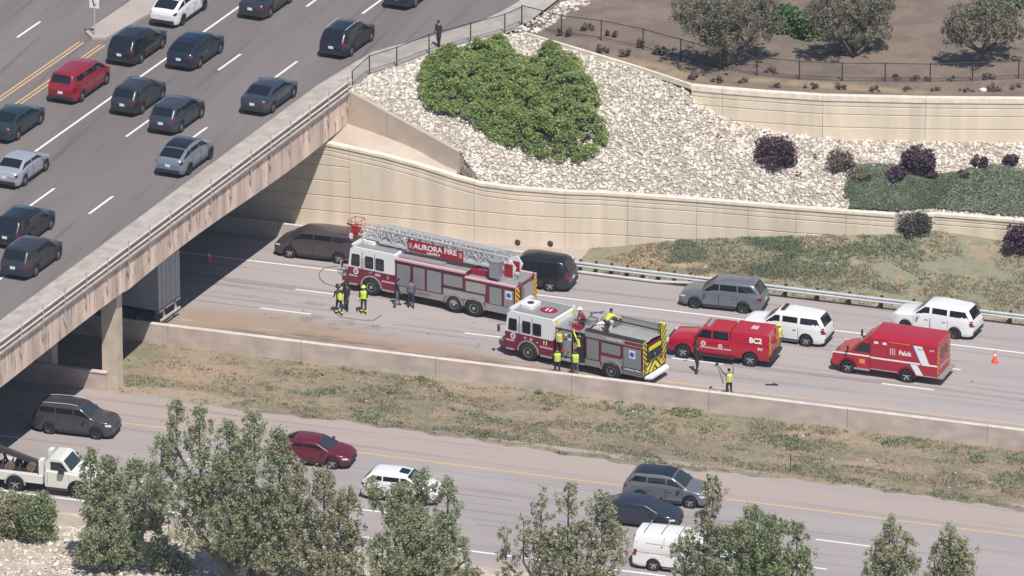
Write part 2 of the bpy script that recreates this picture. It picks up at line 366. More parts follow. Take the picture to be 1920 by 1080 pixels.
# highway carriageway beyond the median, and its shoulder up to the wall
WALL = [(-75, 4.6), (-40, 5.0), (-15.5, 5.91), (-13.18, 6.05), (-9.93, 6.2), (-5.84, 6.33), (-2.06, 6.45), (.97, 6.95), (3.07, 7.45), (8.39, 8.15), (14.06, 8.75), (20.1, 9.6)]
WTOP = [(-75, 5.36), (-15.5, 5.34), (-13.18, 5.21), (-9.93, 4.8), (-7.6, 4.4), (-5.6, 3.95), (-4.0, 3.68), (-2.06, 3.62), (.97, 3.55), (8.4, 3.53), (14, 3.5), (20.1, 3.42)]
road = MB()
xs = np.linspace(XL, XR, 76)
road.grid([[(x, -13.75, 0) for x in xs], [(x, 3.6, 0) for x in xs]])
A_road = road.build('highway_road', 'road_A'); struct(A_road)
ap = MB(); xa = [-75, -40, -15.5, -9.9, -5.8, -2, 1, 3.0]
ap.grid([[(x, 3.6, .004) for x in xa], [(x, ipl(x, WALL)+.1, .004) for x in xa]])
struct(ap.build('shoulder_apron', 'apron'))
def marks(parent, name, rects, m):
    for i, (x0, x1, y, w) in enumerate(rects):
        n = 1 if x1-x0 < 5 else 12
        b = MB(); b.grid([[(lerp(x0, x1, k/n), y-w/2, 0) for k in range(n+1)], [(lerp(x0, x1, k/n), y+w/2, 0) for k in range(n+1)]])
        b.build(name, m, parent)
mk = MB(); o = link('lane_markings', None, A_road) if False else None
def lift(o, z): o.location.z = z
def strip(name, x0, x1, y0, y1, z, w, m, parent):
    d = Vector((x1-x0, y1-y0, 0)); n = Vector((-d.y, d.x, 0)).normalized()*w/2; k = max(1, int(d.length/10)); b = MB()
    b.grid([[Vector((x0, y0, z))+d*i/k-n for i in range(k+1)], [Vector((x0, y0, z))+d*i/k+n for i in range(k+1)]])
    return b.build(name, m, parent)
strip('edge_line', XL, XR, -.57, -.57, .005, .16, 'white_mark', A_road)
strip('edge_line', XL, -19, -10.87, -10.87, .005, .13, 'yellow_mark', A_road); strip('edge_line', 12.4, XR, -10.87, -10.87, .005, .13, 'yellow_mark', A_road)
for k in range(-5, 6):
    x = -11.76+12.19*k; strip('lane_dash', x, x+3.05, -4.08, -4.08, .005, .15, 'white_mark', A_road)
    strip('lane_seam', x-4.3, x-.1, -4.08, -4.08, .0045, .07, 'joint', A_road)
    x = -12.7+12.3*k; strip('lane_dash', x, x+3.05, -7.45, -7.45, .005, .15, 'white_mark', A_road)
    strip('lane_seam', x-4.3, x-.1, -7.45, -7.45, .0045, .07, 'joint', A_road)

# carriageway on the near side of the median
rb = MB(); xs2 = np.linspace(XL, XR, 60)
rb.grid([[(x, -38.4, ZB) for x in xs2], [(x, -21.0, ZB) for x in xs2]])
B_road = rb.build('near_carriageway_road', 'road_B'); struct(B_road)
strip('edge_line', XL, XR, -25.25, -25.25, ZB+.005, .14, 'yellow_mark', B_road)
strip('edge_line', XL, XR, -36.35, -36.35, ZB+.005, .18, 'white_mark', B_road)
for k in range(-5, 6):
    x = 14.45+12.2*k; strip('lane_dash', x+12.2, x+15.25, -29.1, -29.1, ZB+.005, .15, 'white_mark', B_road)
    strip('lane_seam', x+15.4, x+19.5, -29.1, -29.1, ZB+.0045, .07, 'joint', B_road)
    x = .9+12.2*k; strip('lane_dash', x, x+3.05, -32.8, -32.8, ZB+.005, .15, 'white_mark', B_road)
    strip('lane_seam', x-4.4, x-.1, -32.8, -32.8, ZB+.0045, .07, 'joint', B_road)
# kerb and verge on the near side
kb = MB(); kb.bb(XL, XR, -38.75, -38.4, ZB-.4, ZB+.13); struct(kb.build('kerb', 'barrier_concrete'))
vg = MB(); rows = []
for j, y in enumerate([-38.75, -40, -42, -45, -50, -60, -90]):
    rows.append([(x, y, ZB+.12+(.05*math.sin(x*.7+y) if j else 0)) for x in np.linspace(XL, XR, 90)])
struct(vg.grid(rows, flip=True).build('roadside_ground', 'roadside', smooth=True))

# median: rough grass between the two carriageways
def median_edge(x): return ipl(x, [(-75, -21.2), (-16, -21.0), (-8, -21.6), (-3, -21.25), (4.8, -21.6), (13.7, -22.2), (25.3, -21.4), (36, -21.8), (75, -21.8)]) + .14*math.sin(x*1.7)+.1*math.sin(x*4.1+1)
def median_z(x, y):
    v = (y+13.9)/(median_edge(x)+13.9)
    return lerp(-.3, ZB+.05, v) - .22*math.sin(math.pi*v) + .05*mnoise.noise(Vector((x*.8, y*.8, 0)))*math.sin(math.pi*min(1, max(0, v)))
mg = MB(); rows = []
for j in range(25):
    row = []
    for x in np.linspace(XL, XR, 320):
        e = median_edge(x); y = lerp(-13.74, e, j/24); row.append((x, y, median_z(x, y) if j < 24 else ZB+.006))
    rows.append(row)
median = mg.grid(rows, flip=True).build('median_ground', 'median_soil', smooth=True); struct(median)

# bank behind the guardrail, rising to the foot of the retaining walls
def wall_y(x): return ipl(x, WALL+[(22.0, 11.4), (26.3, 11.9), (40, 12.6), (75, 13)])
def bank_z1(x): return ipl(x, [(2.2, 0.02), (4, .25), (8.4, 1.05), (14, 1.7), (20, 2.2), (26, 1.7), (40, 1.6), (75, 1.6)])
def bank_z(x, y):
    v = min(1, max(0, (y-3.6)/(wall_y(x)-3.6))); f = min(1, max(0, (x-2.2)/2.5))
    return bank_z1(x)*v**1.25 + f*.1*mnoise.noise(Vector((x*.6, y*.6, 3)))*math.sin(math.pi*v) + .006
bk = MB(); rows = []
for j in range(22):
    rows.append([(x, lerp(3.6, wall_y(x)+.3, j/21), bank_z(x, lerp(3.6, wall_y(x)+.3, j/21))) for x in np.linspace(2.4, XR, 230)])
bank = bk.grid(rows).build('roadside_bank', 'bank_soil', smooth=True); struct(bank)

# ------------------------------------------------------------------ retaining walls
def retaining_wall(name, label, plan, top, base, levels, step, coping=.16, grooves=(.32, .62), th=.35):
    root = thing(name, label, 'retaining wall', (0, 0, 0))
    x = plan[0][0]; cuts = list(step)
    for a, b in zip(cuts[:-1], cuts[1:]):
        xs = sorted(set([a+.012, b-.012]+[p[0] for p in plan if a+.02 < p[0] < b-.02]+[p[0] for p in top if a+.02 < p[0] < b-.02]))
        # vertical profile as function of x: list of (z, inset)
        rows = []
        zb = min(base(x) for x in xs)-.6
        tmin = min(ipl(x, top) for x in xs)
        gl = [g for g in levels if g < tmin-coping-grooves[-1]-.15 and g > zb+.1]
        def prof(x):
            t = ipl(x, top)-coping; P = [(zb, 0)]
            for g in gl: P += [(g-.045, 0), (g-.03, .045), (g+.03, .045), (g+.045, 0)]
            for q in reversed(grooves): P += [(t-q-.045, 0), (t-q-.03, .045), (t-q+.03, .045), (t-q+.045, 0)]
            P += [(t, 0)]; return P
        cols = []
        for x in xs:
            y = ipl(x, plan); P = prof(x)
            cols.append([(x, y+ins, z) for z, ins in P]+[(x, y+th, P[-1][0]), (x, y+th, P[0][0])])
        b_ = MB(); b_.grid(cols, flip=True); n = len(cols[0])
        b_.add(cols[0], [tuple(range(n))]); b_.add(cols[-1], [tuple(range(n-1, -1, -1))])
        b_.build('wall_panel', 'wall_panel', root)
        c = MB(); cc = [[(x, ipl(x, plan)-.06, ipl(x, top)-coping+.002), (x, ipl(x, plan)-.06, ipl(x, top)), (x, ipl(x, plan)+th+.02, ipl(x, top)), (x, ipl(x, plan)+th+.02, ipl(x, top)-coping+.002)] for x in xs]
        c.grid([r+[r[0]] for r in cc], flip=True); c.add(cc[0], [(0, 1, 2, 3)]); c.add(cc[-1], [(3, 2, 1, 0)])
        c.build('coping', 'wall_coping', root)
    return root
lw = retaining_wall('retaining_wall', 'long tan concrete retaining wall with grooved panels beside the highway, running out from under the bridge', WALL, WTOP,
    lambda x: max(0, bank_z1(x) if x > 2.4 else 0), [.95, 1.9, 2.85, 3.8], [-75, -60, -45, -30, -21, -12.0, -4.4, .97, 4.55, 8.6, 11.6, 14.4, 17.3, 20.1])
for dx in (-2.25, -.35):
    d = MB(); d.lathe([(.001, .02), (.15, .02), (.19, 0), (.19, -.06)], (dx+.45, ipl(dx+.45, WALL)-.01, .24 if dx > -1 else .2), -1, 14); d.build('drain_opening', 'post_dark', lw, smooth=True)
retaining_wall('retaining_wall', 'short low tan retaining wall at the right edge, between a dark bush and a purple bush', [(21.4, 11.0), (22, 11.4), (26.3, 11.9), (34, 12.3)],
    [(21.4, 3.06), (34, 3.0)], lambda x: 1.7, [1.6], [21.4, 26.6, 34], grooves=(.26, .52))
UPW = [(6.3, 14.46), (7.68, 14.5), (10.29, 14.7), (14.18, 15.2), (20.02, 16.7), (25.3, 18.3), (34, 21.5)]
retaining_wall('retaining_wall', 'upper cream retaining wall with long grooves, above the white rock slope and below the black fence', UPW, [(6.3, 8.1), (34, 8.1)],
    lambda x: ipl(x, [(6.3, 7.0), (7.7, 6.2), (14, 5.2)]), [6.15], [6.3, 8.2, 14.1, 19.9, 25.8, 34], coping=.3, grooves=(.35, .85))

# abutment: wing wall with a bench in front, and the back wall under the deck
ab = thing('bridge_abutment', 'tan concrete abutment wing wall under the end of the bridge, above the retaining wall', 'abutment')
WG = [(-75, 8.2), (-13.3, 8.75), (-10.9, 8.2), (-8.4, 7.55), (-5.5, 6.8)]
wtop = [(-75, 7.0), (-13.31, 7.0), (-13.3, 7.62), (-12.95, 7.58), (-10.35, 6.75), (-5.5, 5.3)]
wing = MB()
for a, b, nm in ((-13.3, -10.35, 0), (-10.33, -5.5, 1)):
    xs = sorted(set([a, b]+[p[0] for p in WG if a < p[0] < b]+[p[0] for p in wtop if a < p[0] < b])); w = MB()
    cols = [[(x, ipl(x, WG), 3.2), (x, ipl(x, WG), ipl(x, wtop)), (x, ipl(x, WG)+.35, ipl(x, wtop)), (x, ipl(x, WG)+.35, 3.2)] for x in xs]
    w.grid([c+[c[0]] for c in cols], flip=True); w.add(cols[0], [(0, 1, 2, 3)]); w.add(cols[-1], [(3, 2, 1, 0)])
    w.build('wing_wall', 'abutment', ab)
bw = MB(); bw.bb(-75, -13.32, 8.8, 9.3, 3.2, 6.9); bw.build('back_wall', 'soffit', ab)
bn = MB(); xb = [-75, -40, -15.5, -13.3, -11.9, -10.9, -9.9, -8.4, -7, -5.6]
bn.grid([[(x, ipl(x, WALL)+.3, ipl(x, WTOP)-.06) for x in xb], [(x, ipl(x, WG)+.05, ipl(x, WTOP)+(.35 if x < -8 else .15)) for x in xb]])
bn.build('bench', 'abutment', ab)

# ------------------------------------------------------------------ the bridge
br = thing('road_bridge', 'concrete road bridge with weathered side girder carrying traffic over the highway', 'bridge')
Y0, Y1 = -95, 9.0
X0F = -13.85
def along(x0, y, z): return (BX(x0, y), y, z)
dk = MB()
for (xa, xb_, za, zb_) in ((X0F-.002, -82, 6.55, ZD-.004),):
    vs = [along(xa, Y0, za), along(xb_, Y0, za), along(xb_, Y1, za), along(xa, Y1, za), along(xa, Y0, zb_), along(xb_, Y0, zb_), along(xb_, Y1, zb_), along(xa, Y1, zb_)]
    dk.add(vs, [(0, 1, 2, 3), (7, 6, 5, 4), (0, 4, 5, 1), (1, 5, 6, 2), (2, 6, 7, 3), (3, 7, 4, 0)])
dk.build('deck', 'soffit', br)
# outer girder: haunched lower edge, built in segments with joints
def soff(y):
    s = ((y+20.5) % 60)
    base = 5.52
    return base + .16*math.sin((y+20)*.22) if y > -20.5 else base+.1*math.sin((y)*.2)
ys = list(np.arange(Y0, Y1-.1, 2.62))+[Y1]
for a, b in zip(ys[:-1], ys[1:]):
    g_ = MB(); n = 4; cols = []
    for k in range(n+1):
        y = lerp(a+.015, b-.015, k/n); zz = soff(y)
        cols.append([along(X0F, y, zz), along(X0F, y, ZD+.10), along(X0F-.42, y, ZD+.10), along(X0F-.42, y, zz)])
    g_.grid([c+[c[0]] for c in cols]); g_.add(cols[0], [(3, 2, 1, 0)]); g_.add(cols[-1], [(0, 1, 2, 3)])
    g_.build('girder_segment', 'fascia', br)
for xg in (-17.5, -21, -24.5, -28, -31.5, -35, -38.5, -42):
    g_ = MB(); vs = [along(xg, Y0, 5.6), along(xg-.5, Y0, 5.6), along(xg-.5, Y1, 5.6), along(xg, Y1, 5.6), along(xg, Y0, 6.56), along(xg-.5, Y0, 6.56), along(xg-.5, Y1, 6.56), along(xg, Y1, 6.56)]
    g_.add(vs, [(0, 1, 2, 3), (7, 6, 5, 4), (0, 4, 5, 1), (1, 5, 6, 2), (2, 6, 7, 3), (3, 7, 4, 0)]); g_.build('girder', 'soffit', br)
# rust streaks and spalls on the girder face
rs = random.Random(3)
for k in range(70):
    y = rs.uniform(-38, 8.6); z1 = rs.choice([7.15, 7.0, 6.6, 6.2]); h = rs.uniform(.3, 1.1); w = rs.uniform(.03, .09)
    z0 = max(soff(y)+.03, z1-h); st = MB()
    st.add([along(X0F+.004, y-w, z1), along(X0F+.004, y+w, z1), along(X0F+.004, y+w*.35, z0), along(X0F+.004, y-w*.35, z0)], [(3, 2, 1, 0)])
    st.build('stain', 'fascia_stain', br)
# kerb and walkway
sw = MB(); vs = []
for y in (Y0, Y1+.2):
    vs += [along(-16.05, y, ZD-.004), along(-16.02, y, ZD+.16), along(X0F-.36, y, ZD+.18), along(X0F-.36, y, ZD-.004)]
sw.add(vs, [(0, 4, 5, 1), (1, 5, 6, 2), (2, 6, 7, 3), (3, 2, 1, 0), (4, 5, 6, 7)]); sw.build('walkway', 'sidewalk_concrete', br)
# parapet: concrete upstand, two rails, posts
pp = MB()
vs = []
for y in (Y0, Y1): vs += [along(X0F+.03, y, ZD-.02), along(X0F-.36, y, ZD-.02), along(X0F-.33, y, ZD+.72), along(X0F+.0, y, ZD+.72)]
pp.add(vs, [(0, 1, 5, 4), (1, 2, 6, 5), (2, 3, 7, 6), (3, 0, 4, 7), (3, 2, 1, 0), (4, 5, 6, 7)]); pp.build('parapet', 'bridge_concrete', br)
for off, zz, rr in ((.09, .86, .06), (.09, .5, .055)):
    rl = MB(); rl.cyl(along(X0F+off, Y0, ZD+zz), along(X0F+off, Y1, ZD+zz), rr, n=8); rl.build('rail', 'barrier_top', br, smooth=True)
lg = MB(); lg.add([along(X0F+.18, Y0, ZD+.24), along(X0F+.18, Y1, ZD+.24), along(X0F, Y1, ZD+.24), along(X0F, Y0, ZD+.24), along(X0F+.18, Y0, ZD+.14), along(X0F+.18, Y1, ZD+.14), along(X0F, Y1, ZD+.14), along(X0F, Y0, ZD+.14)],
    [(3, 2, 1, 0), (0, 1, 5, 4), (4, 5, 6, 7), (0, 4, 7, 3), (1, 2, 6, 5)]); lg.build('ledge', 'bridge_concrete', br)
y = Y1-.5; k = 0
while y > Y0:
    p = MB(); p.cyl(along(X0F+.12, y, ZD-.9), along(X0F+.12, y, ZD+1.22), .035, n=6); p.bar(along(X0F, y, ZD-.55), along(X0F+.14, y, ZD-.55), .09)
    p.box(along(X0F+.1, y, ZD-.62), (.1, .12, .3)); p.build('post', 'bridge_concrete', br)
    y -= 2.62; k += 1
# piers
for k in range(9):
    x = -16.8-3.9*k; p = MB(); z0 = -.7
    p.bb(x-.45, x+.45, -20.95, -20.05, z0, 5.62); p.build('pier', 'pier_concrete', br)
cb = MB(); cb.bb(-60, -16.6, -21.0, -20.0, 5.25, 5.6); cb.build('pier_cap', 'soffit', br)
# road on the bridge and beyond it
rw = MB()
edge = [(-95, BX(-16.05, -95)), (8.6, BX(-16.05, 8.6)), (12.86, -14.47), (15.97, -13.88), (18.5, -12.07), (22.84, -9.48), (26.15, -8.55), (27.7, -8.5), (60, -5), (160, 5)]
ylist = sorted(set(list(np.linspace(-95, 160, 60))+[e[0] for e in edge]))
rw.grid([[(BX(-80, y), y, ZD) for y in ylist], [(ipl(y, edge), y, ZD) for y in ylist]], flip=True)
b_road = rw.build('bridge_road', 'asphalt'); struct(b_road)
def bstrip(name, x0, y0, y1, w, m, z=.005): return strip(name, BX(x0, y0), BX(x0, y1), y0, y1, ZD+z, w, m, b_road)
bstrip('lane_line', -26.4, -12, 26 , .16, 'white_mark'); bstrip('lane_line', -26.4, 30, 160, .16, 'white_mark')
for k in range(-4, 8):
    bstrip('lane_dash', -22.68, -1.85+12.2*k, 1.2+12.2*k, .16, 'white_mark')
    bstrip('lane_dash', -19.05, -2.0+12.2*k, 1.05+12.2*k, .16, 'white_mark')
    bstrip('lane_dash', -36.2, -.2+12.2*k, 2.85+12.2*k, .16, 'white_mark')
for x0 in (-32.42, -32.14, -31.06, -30.78):
    strip('yellow_line', BX(x0, -60), BX(x0, 12.4), -60, 12.4, ZD+.005, .11, 'yellow_mark', b_road)
# raised island beyond the yellow lines
isl = [(-31.35, 13.9), (-30.6, 13.0), (-29.75, 13.24), (-28.95, 17.47), (-27.82, 21.36), (-24.5, 60), (-28.5, 60), (-30.6, 21.0)]
im = MB(); im.prism([(p[0], p[1]) for p in reversed(isl)][::-1], ZD-.01, ZD+.15); struct(im.build('traffic_island', 'apron'))
# walkway beyond the bridge, between road and fence
pathL = [(BX(-16.05, 9.2), 9.2), (-14.47, 12.86), (-13.88, 15.97), (-12.07, 18.5), (-9.48, 22.84), (-8.55, 26.15), (-8.3, 28), (-5, 60)]
FENCE_L = [(-12.85, 9.2), (-12.75, 12.0), (-11.7, 13.9), (-10.6, 16.6), (-8.9, 19.3), (-7.45, 21.4), (-6.9, 23.0)]
pathR = FENCE_L+[(-3.2, 60)]
pL = resample([(a, b, ZD+.14) for a, b in pathL], 40); pR = resample([(a+.1, b-.1, ZD+.14) for a, b in pathR], 40)
pw = MB(); pw.grid([[p for p in pL], [p for p in pR]], flip=True)
pw.grid([[p+Vector((0, 0, -.16)) for p in pL], pL], flip=True); struct(pw.build('sidewalk', 'sidewalk_concrete'))
na = thing('bridge_abutment', 'unseen concrete abutment added under the near end of the bridge to block sky light', 'abutment')
MB().bb(-80, -18.6, -47, -44, -1, 6.5).build('back_wall', 'soffit', na)  # out of view, added to keep sky light from entering under the deck

# ------------------------------------------------------------------ rock slope and upper ground
LOW = [(-12.95, 8.85, 7.3), (-11.7, 8.6, 6.75), (-10.4, 8.35, 6.05), (-8.4, 7.85, 5.3), (-5.6, 7.1, 4.25), (-4.9, 6.75, 3.85), (-2.06, 6.78, 3.5), (.97, 7.28, 3.42), (8.4, 8.48, 3.42), (14, 9.05, 3.4), (20.1, 9.95, 3.32), (21.6, 11.5, 3.0), (26.3, 12.1, 2.95), (34, 12.6, 2.95)]
UPP = [(-12.85, 9.2, 7.42), (-12.7, 12.0, 7.42), (-11.6, 13.9, 7.42), (-10.5, 16.6, 7.42), (-8.2, 20.1, 7.45), (-6.6, 21.6, 7.5), (-2.6, 19.2, 7.75), (2.3, 17.1, 7.72), (6.3, 14.75, 7.5), (8.2, 14.75, 6.25), (11.5, 15.0, 5.6), (15.5, 15.7, 5.4), (20.02, 16.95, 5.4), (24.4, 18.3, 5.42), (34, 21.8, 5.5)]
LOWr = [(-12.95, 8.85, 7.4), (-11.9, 8.75, 7.15), (-11.0, 8.55, 6.85), (-9.8, 8.25, 6.5), (-7.6, 7.7, 5.8), (-5.45, 7.15, 5.1), (-4.2, 6.75, 3.7), (-.5, 7.05, 3.45), (4.5, 7.9, 3.42), (8.4, 8.48, 3.42), (12.5, 8.9, 3.4), (16, 9.3, 3.36), (20.1, 9.95, 3.32), (21.9, 11.85, 3.0), (34, 12.75, 2.93)]
def dens(P, n=9):
    out = []
    for a, b in zip(P[:-1], P[1:]):
        for k in range(n): out.append(Vector(a).lerp(Vector(b), k/n))
    out.append(Vector(P[-1])); return out
lo_, up_ = dens(LOWr), dens(UPP)
SL = []     # surface table
for a, b in zip(lo_, up_):
    SL.append([a.lerp(b, v)+Vector((0, 0, .28*math.sin(math.pi*v)+.06*mnoise.noise(Vector((a.x*.7, v*6, 1))))) for v in np.linspace(0, 1, 26)])
rk = MB(); rk.grid(SL, flip=True); rk.grid([[r[0]-Vector((0, 0, 1.2)), r[0]] for r in SL], flip=True); rock = rk.build('rock_slope', 'rock_base', smooth=True); struct(rock)
SLn = np.array([[tuple(p) for p in row] for row in SL])
def slope_pt(u, v):
    i = u*(SLn.shape[0]-1); j = v*(SLn.shape[1]-1); i0 = min(int(i), SLn.shape[0]-2); j0 = min(int(j), SLn.shape[1]-2); a, b = i-i0, j-j0
    return (SLn[i0, j0]*(1-a)*(1-b)+SLn[i0+1, j0]*a*(1-b)+SLn[i0, j0+1]*(1-a)*b+SLn[i0+1, j0+1]*a*b)
flatS = SLn.reshape(-1, 3)
def slope_z(x, y):
    d = (flatS[:, 0]-x)**2+(flatS[:, 1]-y)**2; k = np.argpartition(d, 5)[:5]; w = 1/(d[k]+1e-3); return float((flatS[k, 2]*w).sum()/w.sum())
def slope_at(px, py):
    p = at(px, py, 5)
    for _ in range(14): p = at(px, py, .5*p.z+.5*slope_z(p.x, p.y))
    return p
# stones of the riprap
import bmesh
def stone_verts(r, s):
    bm = bmesh.new(); bmesh.ops.create_icosphere(bm, subdivisions=1, radius=1)
    rr = random.Random(s)
    sc = (rr.uniform(.75, 1.35), rr.uniform(.7, 1.1), rr.uniform(.5, .85)); ph = rr.uniform(0, 50)
    V = []
    for v in bm.verts:
        q = 1+.32*mnoise.noise(v.co*1.3+Vector((ph, 0, 0))); V.append((v.co.x*sc[0]*q, v.co.y*sc[1]*q, v.co.z*sc[2]*q))
    Fc = [[v.index for v in f.verts] for f in bm.faces]; bm.free(); return np.array(V), np.array(Fc)
PROT = [stone_verts(1, s) for s in range(12)]
def place_stones(pts, sizes, seed):
    r = np.random.RandomState(seed); V = []; Fa = []; o = 0
    for p, s in zip(pts, sizes):
        v, f = PROT[r.randint(12)]; a = r.uniform(0, 6.28); c, d = math.cos(a), math.sin(a)
        t = r.normal(scale=.35); 
        w = v @ np.array([[c, d, 0], [-d, c, 0], [0, 0, 1]]).T
        w = w @ np.array([[1, 0, 0], [0, math.cos(t), math.sin(t)], [0, -math.sin(t), math.cos(t)]]).T
        V.append(w*s+np.array(p)); Fa.append(f+o); o += len(v)
    return np.concatenate(V), np.concatenate(Fa)
def tri_mesh(name, V, Fa, mats):
    me = bpy.data.meshes.new(name); n = len(Fa); me.vertices.add(len(V)); me.vertices.foreach_set('co', V.astype(np.float32).ravel())
    me.loops.add(n*3); me.loops.foreach_set('vertex_index', Fa.astype(np.int32).ravel())
    me.polygons.add(n); me.polygons.foreach_set('loop_start', np.arange(0, n*3, 3, dtype=np.int32)); me.polygons.foreach_set('loop_total', np.full(n, 3, dtype=np.int32))
    for m in mats: me.materials.append(M[m])
    me.update(calc_edges=True); return me
m_ = leaf_mat('stone_mix', (.66, .6, .52), .4, 0.0, (.54, .475, .405))
pts, sz = [], []; r0 = np.random.RandomState(5)
while len(pts) < 23000:
    u, v = r0.rand(), r0.rand(); p = slope_pt(u, v)
    # uneven strips of the ruled surface: thin out where it is narrow
    i = min(int(u*(SLn.shape[0]-1)), SLn.shape[0]-2); wl = np.linalg.norm(SLn[i, 0]-SLn[i, -1])*np.linalg.norm(SLn[i+1, 12]-SLn[i, 12])
    if r0.rand() > wl/8.5 or p[0] > 29: continue
    s = min(.24, .055+abs(r0.normal())*.045); pts.append(p+np.array([0, 0, s*.25])); sz.append(s)
order = np.argsort(-np.array(sz)); big = order[:290]; rest = order[290:]
pts = np.array(pts); sz = np.array(sz)
V, Fa = place_stones(pts[rest], sz[rest], 1)
tag(link('stones', tri_mesh('stones', V, Fa, ['stone_mix']), rock), kind='stuff')
sm = [tri_mesh('stone', PROT[k][0], PROT[k][1], ['stone']) for k in range(12)]
for i in big:
    o = link('stone', sm[rs.randrange(12)], rock, tuple(pts[i]), rs.uniform(0, 6.28)); o.scale = (sz[i],)*3
# upper ground
UG = [(-6.6, 21.6, 7.5), (-2.6, 19.2, 7.78), (2.3, 17.1, 7.75), (6.3, 14.85, 7.9), (10, 15.05, 7.98), (14.2, 15.55, 7.98), (20, 17.05, 7.98), (34, 21.9, 7.98), (75, 34, 8)]
ug_hi = [(-3.0, 60, 8.2), (3, 60, 8.4), (10, 62, 8.6), (18, 64, 8.8), (26, 66, 8.8), (34, 68, 9), (44, 70, 9), (60, 75, 9), (110, 90, 9)]
a_, b_ = dens(UG, 6), dens(ug_hi, 6); ug = MB(); rows = []
for a, b in zip(a_, b_):
    rows.append([a.lerp(b, v)+Vector((0, 0, .1*mnoise.noise(Vector((a.x*.5, v*20, 4)))*min(1, v*12))) for v in [0, .02, .045, .08, .12, .17, .23, .3, .4, .5, .65, .8, 1]])
ug.grid([[r[0]-Vector((0, 0, 1.5)), r[0]] for r in rows], flip=True); upper = ug.grid(rows, flip=True).build('upper_ground', 'mulch', smooth=True); struct(upper)
fl = MB(); fl.add([(-8, 21, 7.4), (160, 21, 7.0), (160, 300, 7.0), (-8, 300, 7.4)], [(0, 1, 2, 3)])
# edging between rocks and mulch
ed = MB(); E = resample([(-6.2, 21.3, 7.5), (-2.6, 19.15, 7.77), (2.3, 17.05, 7.75), (6.35, 14.7, 7.9)], 14)
for a, b in zip(E[:-1], E[1:]): ed.bar(a+Vector((0, 0, .02)), b+Vector((0, 0, .02)), .18, .3)
tag(ed.build('stone_edging', 'wall_coping'), 'narrow pale concrete edging between the white rocks and the brown mulch', 'edging')
# stone strip crossing the mulch by the corner of the fence
pts = []; szs = []
for k in range(420):
    t = r0.rand(); w = r0.uniform(-.75, .75); c = Vector((-6.6, 21.4, 7.62)).lerp(Vector((-4.1, 31, 7.7)), t); pts.append((c.x+w+.3, c.y, c.z)); szs.append(.08+abs(r0.normal())*.05)
V, Fa = place_stones(np.array(pts), szs, 4); tag(link('rock_strip', tri_mesh('rock_strip', V, Fa, ['stone_mix'])), kind='stuff')
# ------------------------------------------------------------------ chain-link fences
def fence(label, posts, h, name='chain_link_fence'):
    root = thing(name, label, 'fence')
    wires = MB()
    for p in posts: MB().cyl(Vector(p)-Vector((0, 0, .2)), Vector(p)+Vector((0, 0, h)), .038, n=6).build('post', 'fence_black', root)
    for a, b in zip(posts[:-1], posts[1:]):
        a, b = Vector(a), Vector(b); u = Vector((0, 0, 1))
        MB().cyl(a+u*(h-.04), b+u*(h-.04), .026, n=5).build('top_rail', 'fence_black', root)
        MB().cyl(a+u*.08, b+u*.08, .014, n=4).build('bottom_wire', 'fence_black', root)
        n = int((b-a).length/.14); hh = h-.12
        d = (b-a)
        kk = int(hh/.14)
        for i in range(-kk, n):
            for sgn in (0, 1):
                t0, t1 = i/n, (i+kk)/n; s0, s1 = (0., 1.) if sgn == 0 else (1., 0.)
                z0_, z1_ = s0, s1
                if t0 < 0: z0_ = lerp(s0, s1, -t0/(t1-t0)); t0 = 0
                if t1 > 1: z1_ = lerp(s1, s0, (t1-1)/(t1-(i/n))); t1 = 1
                if t1 <= t0: continue
                wires.bar(a+d*t0+u*(.08+z0_*hh), a+d*t1+u*(.08+z1_*hh), .0045)
    tag(wires.build('chain_link', 'fence_black', root), kind='stuff')
    return root
fence('dark chain-link fence climbing along the sidewalk at the end of the bridge', [(x, y, ZD+.15) for x, y in FENCE_L], 1.22)
FR = [(-6.9, 23.0, 7.55), (-3.84, 21.24, 7.85), (-1.29, 21.0, 7.9), (1.56, 20.2, 7.95), (4.23, 19.1, 7.98), (7.15, 17.9, 8), (9.4, 17.5, 8), (11.96, 17.6, 8), (14.44, 18.05, 8), (16.84, 18.8, 8), (19.38, 19.5, 8), (21.67, 20.5, 8), (24.17, 21.6, 8), (26.8, 22.6, 8)]
fence('long black chain-link fence across the mulch behind the upper retaining wall', FR, 1.2)

# ------------------------------------------------------------------ median barrier, guardrail
ba = thing('median_barrier', 'long low concrete barrier along the median, with dirt washed against it', 'concrete barrier')
cuts = [-75, -60, -45, -31, -23.5, -16.0, -8.0, 0, 8, 16, 24, 32, 40, 55, 75]
for a, b in zip(cuts[:-1], cuts[1:]):
    prof = [(-13.80, -.75), (-13.78, .88), (-13.74, .92), (-13.52, .92), (-13.48, .88), (-13.40, .3), (-13.3, .0), (-13.3, -.2)]
    cols = [[(x, y, z) for y, z in prof] for x in (a+.012, (a+b)/2, b-.012)]
    s_ = MB(); s_.grid(cols, flip=False, fm=lambda i, j: 1 if j in (1, 2, 3) else 0); n = len(prof)
    s_.add(cols[0], [tuple(range(n-1, -1, -1))]); s_.add(cols[-1], [tuple(range(n))]); s_.build('barrier_section', ['barrier_concrete', 'barrier_top'], ba)
bp = thing('pier_barrier', 'short grey concrete barrier beside the bridge pier under the deck', 'concrete barrier')
MB().bb(-34, -16.95, -21.25, -20.98, -.8, .72).build('barrier_section', 'barrier_concrete', bp); MB().bb(-34, -16.9, -21.3, -20.97, .72, .8).build('barrier_cap', 'barrier_top', bp)
bs = thing('shoulder_barrier', 'concrete barrier on the far shoulder, running from the bridge shadow behind the brown minivan', 'concrete barrier')
